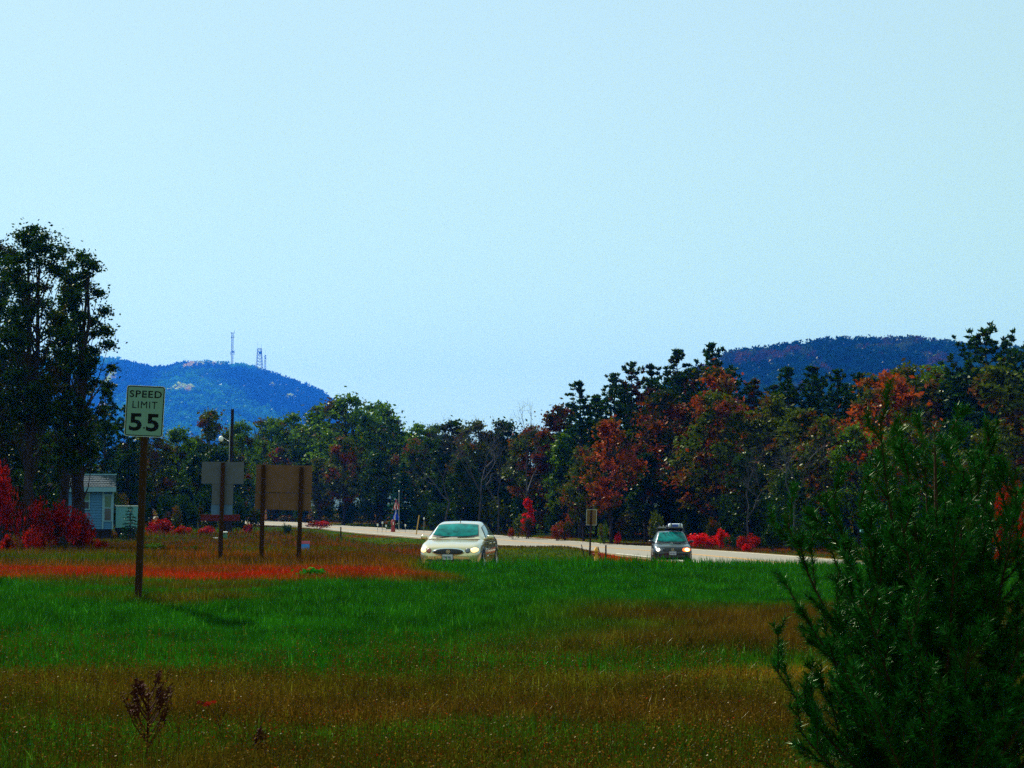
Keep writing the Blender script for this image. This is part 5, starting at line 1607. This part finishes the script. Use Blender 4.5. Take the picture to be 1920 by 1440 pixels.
def make_sedan():
    D = 49.3; yaw = R(-6.5)
    fx = (841 - 960) / F * D
    L = 5.05
    P = dict(L=L, paint='paint_gold',
        wy=[0, .04, .14, .32, .7, 1.4, 2.6, 3.9, 4.6, 4.9, L], ww=[.60, .70, .80, .865, .905, .925, .93, .915, .87, .80, .66],
        ty=[0, .05, .16, .40, .9, 1.35, 2.0, 3.5, 4.2, 4.8, L], tz=[.60, .685, .745, .81, .89, .945, .955, .965, .985, .96, .86],
        by=[0, .1, .5, 4.5, L], bz=[.30, .22, .20, .22, .34],
        hy=[1.20, 1.45, 1.75, 2.05, 2.35, 2.8, 3.3, 3.7, 4.1, 4.45], hz=[.945, 1.085, 1.24, 1.36, 1.42, 1.455, 1.435, 1.34, 1.16, .99],
        ry=[1.20, 1.6, 2.1, 2.8, 3.4, 4.45], rw=[.74, .69, .625, .615, .60, .60],
        by2=[1.20, 1.6, 2.4, 3.4, 4.45], bw=[.80, .875, .90, .89, .80], bz2=[.90, .935, .95, .965, .97])
    z = g(fx, D) + .05
    zc = at(860, 1073, D).z
    # nose is the local origin; car runs back along +y
    c = Car('parked_sedan', 'pale champagne sedan with an oval grille facing the viewer beyond the grass rise', (fx, D, min(z, zc)), 0, P)
    c.o.rotation_euler = (0, 0, yaw)
    o = c.o
    c.patch(lambda v: 1.28 + .10 * v * v, lambda v: 2.12 - .02 * v, .50, 1, .006, 'windscreen_seal', 'blacktrim', o, 0, 12, 21)
    c.patch(lambda v: 1.33 + .10 * v * v, lambda v: 2.07 - .03 * v, .535, 1, .012, 'windscreen', 'autoglass', o, 0, 12, 21)
    c.patch(3.50, 4.28, .52, 1, .008, 'rear_window', 'autoglass', o, 0, 8, 15)
    for sg in (-1, 1):
        c.patch(lambda v: 1.66 + .42 * v, lambda v: 2.74, .10, .37, .006, 'side_window_seal', 'blacktrim', o, sg, 8, 6)
        c.patch(lambda v: 1.74 + .40 * v, lambda v: 2.70, .12, .355, .011, 'side_window', 'sideglass', o, sg, 8, 6)
        c.patch(lambda v: 2.80, lambda v: 3.86 - .42 * v, .10, .37, .006, 'side_window_seal', 'blacktrim', o, sg, 8, 6)
        c.patch(lambda v: 2.84, lambda v: 3.78 - .40 * v, .12, .355, .011, 'side_window', 'sideglass', o, sg, 8, 6)
    # front
    c.decal(0, .585, .475, .115, 'chrome', 'grille_surround', off=.012, power=2.2)
    gr = c.decal(0, .585, .440, .090, 'blacktrim', 'grille', off=.022, power=2.2)
    for k in range(15):
        x = -.40 + .8 * k / 14; hgt = .085 * math.sqrt(max(.02, 1 - (x / .44) ** 2))
        hp = c.bvh.ray_cast(Vector((x, -3, .585)), Vector((0, 1, 0)))[0]
        if hp: 
            mb = MB(); mb.box((x, hp.y - .026, .585), (.007, .01, hgt * 1.9)); mb.build('grille_bar', M['steel_dark'], gr)
    em = MB(); hp = c.bvh.ray_cast(Vector((0, -3, .585)), Vector((0, 1, 0)))[0]
    em.lathe([(.052, -.006), (.056, -.014), (.045, -.014), (.045, -.006)], 20, 'y', (0, hp.y - .025, .59))
    for q in (-.018, 0, .018): em.box((q, hp.y - .036, .59), (.012, .008, .05), Matrix.Rotation(R(30), 3, 'Y'))
    em.build('emblem', M['chrome'], gr)
    for sg in (-1, 1):
        c.decal(sg * .565, .615, .075, .072, 'blacktrim', 'lamp_bezel', off=.004)
        c.decal(sg * .565, .615, .062, .060, 'lens_grey' if sg > 0 else 'lens_red', 'inner_lamp', off=.008, dome=.02)
        c.decal(sg * .745, .635, .115, .082, 'blacktrim', 'lamp_bezel', off=.004, tilt=sg * R(10))
        hl = c.decal(sg * .745, .635, .102, .072, 'lamp_warm', 'headlight', off=.010, dome=.03, tilt=sg * R(10))
        c.decal(sg * .55, .34, .10, .035, 'blacktrim', 'fog_lamp_recess', off=.004, power=3)
    c.decal(0, .335, .36, .035, 'blacktrim', 'air_intake', off=.006, power=4)
    c.decal(0, .47, .86, .008, 'chrome', 'bumper_strip', off=.006, power=6)
    c.plate_(-.02, .435, '780 BRL')
    # sides
    for sg in (-1, 1):
        for (a, b) in ((.92, .34), (3.88, .34)):
            c.decal(a, b, .40, .39, 'blacktrim', 'wheel_arch', off=.003, axis='x', sgn=sg)
        for yy in (1.75, 2.78, 3.72):
            c.decal(yy, .62, .006, .30, 'blacktrim', 'door_gap', off=.002, axis='x', sgn=sg, power=6)
        for yy in (2.60, 3.55):
            c.decal(yy, .80, .10, .018, 'paint_gold', 'door_handle', off=.03, axis='x', sgn=sg, power=3)
        c.decal(2.72, .43, .98, .022, 'chrome', 'side_moulding', off=.012, axis='x', sgn=sg, power=6)
    c.wheels(.335, (.92, 3.88), .925)
    c.mirror(.90, 1.78, .98, 'paint_gold', .2, .13)
    for (x0, x1) in ((-.55, -.05), (.08, .58)):
        p0 = c.cab_pt(1.30, .7); mb = MB(); q = [c.cab_pt(1.30 + .03, 1)]
        mb.tube([(x0, 1.27, .985), ((x0 + x1) / 2, 1.30, .998), (x1, 1.33, 1.0)], .011, 5); mb.build('wiper', M['blacktrim'], o)
    mb = MB(); mb.tube([(0.02, 2.30, 1.42), (.02, 2.36, 1.53)], .012, 6); mb.build('antenna', M['blacktrim'], o)
    mb = MB(); mb.box((.05, 1.98, 1.22), (.22, .03, .06)); 
    return c
make_sedan()

def make_hatch():
    D = 75.0; yaw = R(-3)
    fx = (1260 - 960) / F * D
    L = 4.15
    P = dict(L=L, paint='paint_dark',
        wy=[0, .04, .14, .32, .7, 1.4, 2.6, 3.6, 3.95, L], ww=[.66, .74, .80, .83, .85, .86, .86, .84, .80, .70],
        ty=[0, .05, .16, .40, .8, 1.15, 2.0, 3.4, 3.9, L], tz=[.62, .73, .80, .85, .90, .93, .94, .95, .93, .85],
        by=[0, .1, .5, 3.7, L], bz=[.30, .22, .20, .22, .34],
        hy=[1.0, 1.25, 1.5, 1.75, 2.0, 2.5, 3.2, 3.7, 3.95, 4.08], hz=[.93, 1.09, 1.24, 1.37, 1.43, 1.455, 1.44, 1.38, 1.18, .97],
        ry=[1.0, 1.4, 1.9, 2.8, 3.5, 4.08], rw=[.70, .64, .565, .56, .56, .60],
        by2=[1.0, 1.6, 2.4, 3.4, 4.08], bw=[.76, .80, .815, .81, .77], bz2=[.89, .92, .93, .94, .94])
    zc = at(1260, 1064, D).z
    c = Car('dark_hatchback', 'dark hatchback with lit headlights and a loaded roof rack on the road', (fx, D, max(g(fx, D) + .03, zc - .05)), 0, P)
    c.o.rotation_euler = (0, 0, yaw)
    o = c.o
    c.patch(lambda v: 1.06 + .08 * v * v, lambda v: 1.86, .50, 1, .006, 'windscreen_seal', 'blacktrim', o, 0, 12, 21)
    c.patch(lambda v: 1.10 + .08 * v * v, lambda v: 1.82, .535, 1, .012, 'windscreen', 'autoglass', o, 0, 12, 21)
    c.patch(3.74, 3.98, .52, 1, .008, 'rear_window', 'autoglass', o, 0, 6, 15)
    for sg in (-1, 1):
        c.patch(lambda v: 1.45 + .38 * v, lambda v: 2.5, .12, .36, .008, 'side_window', 'sideglass', o, sg, 8, 6)
        c.patch(lambda v: 2.56, lambda v: 3.6 - .2 * v, .12, .36, .008, 'side_window', 'sideglass', o, sg, 8, 6)
    c.decal(0, .645, .42, .075, 'blacktrim', 'grille', off=.008, power=4)
    em = MB(); hp = c.bvh.ray_cast(Vector((0, -3, .65)), Vector((0, 1, 0)))[0]
    em.lathe([(.060, -.006), (.064, -.018), (.050, -.018), (.050, -.006)], 20, 'y', (0, hp.y - .010, .655))
    em.tube([(-.03, hp.y - .022, .69), (-.012, hp.y - .022, .625), (0, hp.y - .022, .66), (.012, hp.y - .022, .625), (.03, hp.y - .022, .69)], .007, 5)
    em.tube([(-.018, hp.y - .022, .70), (0, hp.y - .022, .665), (.018, hp.y - .022, .70)], .006, 5)
    em.build('emblem', M['chrome'], o)
    for sg in (-1, 1):
        c.decal(sg * .60, .655, .17, .080, 'lens_grey' if sg < 0 else 'lamp_amber', 'lamp_housing', off=.006, power=3)
        c.decal(sg * .64 if sg < 0 else .63, .655, .085 if sg < 0 else .10, .07, 'lamp_white' if sg < 0 else 'lamp_orange', 'headlight', off=.016, dome=.03)
        c.decal(sg * .47, .645, .045, .04, 'lens_grey' if sg < 0 else 'lamp_amber', 'turn_signal', off=.014, dome=.01)
    c.decal(0, .545, .78, .010, 'lens_grey', 'bumper_crease', off=.006, power=6)
    c.decal(0, .36, .55, .07, 'blacktrim', 'air_intake', off=.006, power=4)
    c.plate_(0, .50, '587 DKT', w=.30, h=.15)
    for sg in (-1, 1):
        for a in (.80, 3.28):
            c.decal(a, .33, .38, .37, 'blacktrim', 'wheel_arch', off=.003, axis='x', sgn=sg)
        for yy in (1.45, 2.55):
            c.decal(yy, .6, .006, .3, 'blacktrim', 'door_gap', off=.002, axis='x', sgn=sg, power=6)
    c.wheels(.305, (.80, 3.28), .86)
    c.mirror(.80, 1.45, .99, 'blacktrim', .2, .12)
    for (x0, x1) in ((-.6, -.05), (0.02, .58)):
        mb = MB(); mb.tube([(x0, 1.03, .965), ((x0 + x1) / 2, 1.06, .98), (x1, 1.08, .985)], .014, 5); mb.build('wiper', M['blacktrim'], o)
    mb = MB(); mb.box((0.22, .80, .915), (.34, .14, .03), Matrix.Rotation(R(-6), 3, 'X')); mb.build('hood_scoop', M['blacktrim'], o, bevel=.01)
    # rack
    rk = MB(); 
    for yy in (2.0, 2.85):
        rk.tube([(-.62, yy, 1.57), (.62, yy, 1.57)], .022, 8)
        for sg in (-1, 1):
            rk.tube([(sg * .60, yy, 1.40), (sg * .57, yy, 1.57)], [.03, .022], 6)
    rk.build('roof_rack', M['blacktrim'], o)
    mt = MB()
    for x in (-.52, -.36, -.22):
        mt.tube([(x, 1.9, 1.58), (x, 1.85, 1.68), (x + .05, 2.1, 1.66)], .016, 5)
    mt.tube([(-.55, 1.9, 1.62), (-.2, 1.9, 1.62)], .012, 5)
    mt.build('rack_fork_mount', M['alloy'], o)
    rm = c.o.matrix_basis
    from mathutils import Euler
    Mx = Matrix.Translation(c.o.location) @ Euler((0, 0, yaw)).to_matrix().to_4x4()
    pz = Mx @ Vector((.22, 2.35, 1.595))
    cg = thing('roof_cargo', 'pale rounded cargo bundle strapped on the hatchback roof rack', 'luggage', pz, yaw)
    mb = MB(); mb.box((0, 0, .10), (.62, .9, .17)); mb.build('shell', M['cargo_grey'], cg, bevel=.06, smooth=True)
    mb = MB(); mb.box((-.02, -.02, .10), (.28, .92, .12)); mb.build('cloth_bag', M['cargo_blue'], cg, bevel=.02)
    for x in (-.2, .2):
        mb = MB(); mb.box((x, 0, .10), (.035, .93, .19)); mb.build('strap', M['blacktrim'], cg)
    pz = Mx @ Vector((.52, 2.35, 1.595))
    w2 = thing('bicycle_wheel', 'small spoked wheel strapped flat at the right end of the roof rack', 'wheel', pz, yaw)
    mb = MB(); n = 24
    for k in range(n):
        a, b = 2 * math.pi * k / n, 2 * math.pi * (k + 1) / n
        mb.tube([(.13 * math.cos(a), .30 * math.sin(a), .10), (.13 * math.cos(b), .30 * math.sin(b), .10)], .018, 5)
    mb.build('tyre', M['rubber'], w2)
    mb = MB()
    for k in range(12):
        a = 2 * math.pi * k / 12
        mb.tube([(0, 0, .10), (.12 * math.cos(a), .28 * math.sin(a), .10)], .006, 4)
    mb.lathe([(.03, .0), (.03, .16), (.001, .17)], 10, 'z', (0, 0, 0))
    mb.build('spokes', M['alloy'], w2)
    return c
make_hatch()

# ------------------------------------------------------------------ weeds that stand out
def dried_plant(px, pybase, pytop, D, label, seed, spread=.5, nb=16):
    r = np.random.default_rng(seed)
    b = at(px, pybase, D); b.z = g(b.x, D)
    H = at(px, pytop, D).z - b.z
    o = thing('dried_weed', label, 'weed', b)
    mb = MB(); mb.tube([(0, 0, -.03), (.01, 0, H * .5), (.0, .01, H)], [.008, .006, .002], 5)
    sd = MB()
    for k in range(nb):
        z = H * (.18 + .6 * k / nb); an = r.uniform(0, 6.28); L = H * spread * r.uniform(.6, 1) * (1.1 - .6 * k / nb)
        dx = math.cos(an) * L * .5; dy = math.sin(an) * L * .4
        pts = [(0, 0, z), (dx * .5, dy * .5, z + L * .35), (dx, dy, z + L * .95)]
        mb.tube(pts, [.005, .004, .002], 4, cap=False)
        for q in range(40):
            u = r.uniform(.25, 1); 
            p = np.array(pts[1]) * (1 - u) + np.array(pts[2]) * u + r.normal(0, .007, 3)
            e = r.normal(0, .009, 3); e2 = np.abs(r.normal(0, .016, 3))
            sd.add([p, p + e, p + e2], [(0, 1, 2)])
    mb.build('stem', M['weed'], o); sh_ = sd.build('seed_heads', M['weed'], o); sh_['kind'] = 'stuff'
dried_plant(275, 1405, 1268, 11.2, 'tall branching dried red-brown weed in the left foreground', 4, .62, 22)
dried_plant(487, 1412, 1360, 11.0, 'small dark dried weed with a tufted head in the foreground', 9, .35, 8)
def red_seedling():
    D = 12.2; b = at(420, 1390, D); b.z = g(b.x, D)
    o = thing('red_leaved_seedling', 'thin leaning stem with a few bright red leaves in the foreground', 'plant', b)
    t = at(388, 1318, D) - b
    mb = MB(); mb.tube([(0, 0, 0), (t.x * .4, 0, t.z * .55), tuple(t)], [.005, .004, .002], 5); mb.build('stem', M['weed'], o)
    for k in range(7):
        a = k * .9; s = .035; c0 = t + Vector((.03 * math.cos(a), .02 * math.sin(a), .01 * math.sin(a * 2)))
        mb = MB(); mb.add([c0, c0 + Vector((s, .01, .012)), c0 + Vector((s * 1.4, 0, -.005)), c0 + Vector((s, -.008, -.016))] if k % 2 else [c0, c0 + Vector((-s, .01, .012)), c0 + Vector((-s * 1.4, 0, -.005)), c0 + Vector((-s, -.008, -.016))], [(0, 1, 2, 3)])
        mb.build('leaf', M['leaf_red'], o)
red_seedling()
def leafy_weed():
    D = 36; b = at(587, 1088, D); b.z = g(b.x, D)
    o = thing('leafy_weed', 'broad-leaved bright green weed at the edge of the red grass', 'weed', b)
    P = np.random.default_rng(5).normal(0, 1, (420, 3)) * np.array([.16, .12, .05]) + np.array([0, 0, .10])
    P[:, 2] = np.clip(P[:, 2], .02, .3)
    link('leaves', leaf_mesh('weed_leaves', P, .075, 1.6), M['leaf_weed'], o)
    mb = MB()
    for k in range(9): mb.tube([(0, 0, 0), (.2 * math.cos(k * .7), .12 * math.sin(k * .7), .14)], .006, 4)
    mb.build('stems', M['leaf_weed'], o)
leafy_weed()

# ------------------------------------------------------------------ young pine in the right foreground
def young_pine():
    D = 8.3
    r = np.random.default_rng(77)
    bx = hx(1745, D)
    base = Vector((bx, D, g(bx, D)))
    o = thing('young_pine', 'dark green young pine with upswept boughs filling the right foreground', 'tree', base, 0)
    wood = MB(); NP = []; ND = []; NL = []
    def L2(px, py, dd): 
        p = at(px, py, D + dd) - base
        return np.array(p)
    def needles(pts, dens, ln=.048, upto=1.0, start=0.0):
        pts = np.array(pts)
        seg = np.linalg.norm(np.diff(pts, axis=0), axis=1); cum = np.concatenate([[0], np.cumsum(seg)]); tot = cum[-1]
        n = int(tot * (upto - start) * dens)
        if n < 1: return
        s = r.uniform(start * tot, upto * tot, n)
        P = np.stack([np.interp(s, cum, pts[:, k]) for k in range(3)], 1)
        k = np.clip(np.searchsorted(cum, s) - 1, 0, len(seg) - 1)
        T_ = (pts[1:] - pts[:-1])[k] / seg[k][:, None]
        rd = r.normal(0, 1, (n, 3)); rd -= (rd * T_).sum(1)[:, None] * T_; rd /= np.linalg.norm(rd, axis=1)[:, None]
        d = T_ * r.uniform(.45, .95, (n, 1)) + rd * r.uniform(.6, 1.0, (n, 1))
        d /= np.linalg.norm(d, axis=1)[:, None]
        NP.append(P); ND.append(d); NL.append(ln * r.uniform(.7, 1.15, n))
    def curve(p0, p1, bend, n=7):
        p0 = np.array(p0); p1 = np.array(p1)
        m = (p0 + p1) / 2 + np.array(bend)
        t = np.linspace(0, 1, n)[:, None]
        return (1 - t) ** 2 * p0 + 2 * t * (1 - t) * m + t * t * p1
    def shoot(p, d, L, rad, level):
        d = d / np.linalg.norm(d)
        e = p + d * L + np.array([0, 0, .18 * L])
        c = curve(p, e, np.array([0, 0, -.06 * L]) + r.normal(0, .02 * L, 3), 5)
        wood.tube([tuple(q) for q in c], list(np.linspace(rad, .0022, 5)), 4, cap=False)
        needles(c, 1050, start=.05)
        if level > 0:
            for k in range(r.integers(2, 4)):
                t = r.uniform(.3, .95); q = c[0] * (1 - t) + c[-1] * t
                sd = r.normal(0, 1, 3); sd -= sd.dot(d) * d; sd /= np.linalg.norm(sd)
                shoot(q, d * 1.0 + sd * .75 + np.array([0, 0, .35]), L * r.uniform(.35, .6) * (1.15 - .4 * t), rad * .6, level - 1)
    def bough(p0, p1, bend, rad, nshoot, Ls=.27, start=.25, lv=1, dn=900):
        c = curve(p0, p1, bend, 9)
        wood.tube([tuple(q) for q in c], list(np.linspace(rad, .003, 9)), 5, cap=False)
        needles(c, dn, start=max(.2, start))
        n = len(c)
        for k in range(nshoot):
            t = start + (1 - start) * (k + r.random()) / nshoot
            i = min(int(t * (n - 1)), n - 2); f = t * (n - 1) - i
            q = c[i] * (1 - f) + c[i + 1] * f; d = c[i + 1] - c[i]; d /= np.linalg.norm(d)
            sd = r.normal(0, 1, 3) * np.array([1, 1, .35]); sd -= sd.dot(d) * d; sd /= np.linalg.norm(sd)
            shoot(q, d + sd * .8 + np.array([0, 0, .25]), Ls * (1.1 - .55 * t) * r.uniform(.7, 1.25), .005, lv)
        return c
    stem = curve((0, 0, -.05), L2(1752, 800, 0), (0.02, .02, 0), 12)
    wood.tube([tuple(q) for q in stem], list(np.linspace(.035, .004, 12)), 7)
    needles(stem, 520, start=.55)
    def on(t):
        i = min(int(t * 11), 10); f = t * 11 - i
        return stem[i] * (1 - f) + stem[i + 1] * f
    # boughs given by the silhouette of the tree: (tip px, tip py, depth offset, start share on stem, droop)
    for (tx, ty, dd, t0, bd, ns) in [
        (1650, 785, -.1, .38, (-.10, 0, -.02), 9), (1735, 832, .35, .45, (0, .1, 0), 8), (1838, 835, -.15, .42, (.08, 0, -.02), 9), (1785, 800, .3, .50, (.02, 0, 0), 7),
        (1660, 850, .3, .40, (-.06, .1, 0), 8), (1700, 865, -.35, .42, (-.04, -.1, 0), 8), (1800, 880, -.4, .40, (.06, -.1, 0), 8), (1860, 860, .3, .36, (.1, .1, 0), 8), (1905, 880, .0, .34, (.12, 0, -.03), 9),
        (1560, 925, .1, .27, (-.10, 0, -.08), 9), (1470, 968, -.1, .20, (-.10, 0, -.12), 10), (1548, 995, .35, .24, (-.10, 0, -.06), 9), (1610, 940, -.35, .30, (-.08, 0, -.05), 9),
        (1500, 1140, -.25, .16, (-.05, 0, -.06), 9), (1525, 1180, .25, .13, (-.05, 0, -.05), 8), (1450, 1248, -.15, .05, (-.05, 0, -.12), 10), (1525, 1270, .2, .06, (-.03, 0, -.10), 8), (1492, 1360, -.3, .02, (-.06, 0, -.08), 8), (1580, 1250, -.5, .07, (0, 0, -.1), 8),
        (1640, 1010, .5, .26, (0, .1, -.05), 9), (1690, 980, -.55, .27, (0, -.1, -.05), 9), (1750, 960, .5, .3, (0, .1, 0), 8), (1790, 1000, -.6, .25, (0, -.1, 0), 9), (1850, 960, .45, .27, (.08, .1, -.05), 9), (1900, 970, -.35, .25, (.1, 0, -.06), 9),
        (1960, 940, .0, .24, (.12, 0, -.08), 10), (2010, 1000, .1, .18, (.12, 0, -.12), 10), (1960, 1060, -.4, .16, (.1, 0, -.1), 9), (2040, 1120, .2, .12, (.1, 0, -.12), 9), (1990, 1200, -.3, .08, (.1, 0, -.1), 9), (1930, 1150, .5, .12, (.05, .1, -.1), 9),
        (2020, 1290, 0, .04, (.08, 0, -.12), 9), (1900, 1280, -.6, .06, (0, -.1, -.1), 8), (1820, 1180, -.75, .12, (0, -.1, -.1), 9), (1700, 1160, -.75, .12, (0, -.1, -.1), 9), (1620, 1120, -.6, .15, (-.05, -.1, -.1), 9), (1590, 1080, .5, .18, (-.05, .1, -.1), 9),
        (1640, 1330, -.7, .04, (0, -.1, -.1), 8), (1740, 1320, -.8, .05, (0, -.1, -.1), 8), (1840, 1370, -.7, .03, (0, -.1, -.1), 8), (1600, 1180, .6, .1, (0, .1, -.1), 8), (1680, 1200, .7, .1, (0, .1, -.1), 8), (1800, 1150, .7, .12, (0, .1, -.1), 8), (1870, 1200, .6, .1, (0, .1, -.1), 8),
        (1560, 1400, .3, .01, (0, .1, -.05), 7), (1960, 1400, .3, .01, (0, .1, -.05), 7)]:
        bough(on(t0), L2(tx, ty, dd), bd, .012, ns)
    # inner shoots that close the crown
    for k in range(120):
        t = r.uniform(.05, .62); an = r.uniform(0, 6.28); q = on(t)
        Lr = (.62 - .55 * t) * r.uniform(.5, 1.1)
        p1 = q + np.array([math.cos(an) * Lr, math.sin(an) * Lr, Lr * .75])
        bough(q, p1, (0, 0, -.1 * Lr), .007, 4, Ls=.24, lv=0, dn=420)
    me_w = wood.mesh('young_pine_wood')
    link('trunk', me_w, M['bark_young'], o)
    P = np.concatenate(NP); d = np.concatenate(ND); ln = np.concatenate(NL)[:, None]
    sd = np.cross(d, r.normal(0, 1, d.shape)); sd /= np.linalg.norm(sd, axis=1)[:, None]
    wdt = .0018
    V = np.stack([P - sd * wdt, P + sd * wdt, P + d * ln], 1).reshape(-1, 3)
    print('needles', len(P))
    link('needles', npmesh('young_pine_needles', V, np.arange(len(V)).reshape(-1, 3)), M['needle'], o)
young_pine()

# ------------------------------------------------------------------ haze
def haze():
    mb = MB(); mb.box((0, 3200, 298), (15000, 7200, 602))
    m = bpy.data.materials.new('haze air'); m.use_nodes = True
    nt = m.node_tree
    nt.nodes.remove(nt.nodes['Principled BSDF'])
    v = nt.nodes.new('ShaderNodeVolumePrincipled')
    v.inputs['Color'].default_value = (0.02, 0.21, 1.0, 1)
    v.inputs['Density'].default_value = 0.00008
    v.inputs['Anisotropy'].default_value = 0.35
    nt.links.new(v.outputs[0], nt.nodes['Material Output'].inputs['Volume'])
    o = mb.build('haze', m)
    tag(o, 'thin blue haze filling the whole valley air', 'haze', kind='stuff')
haze()
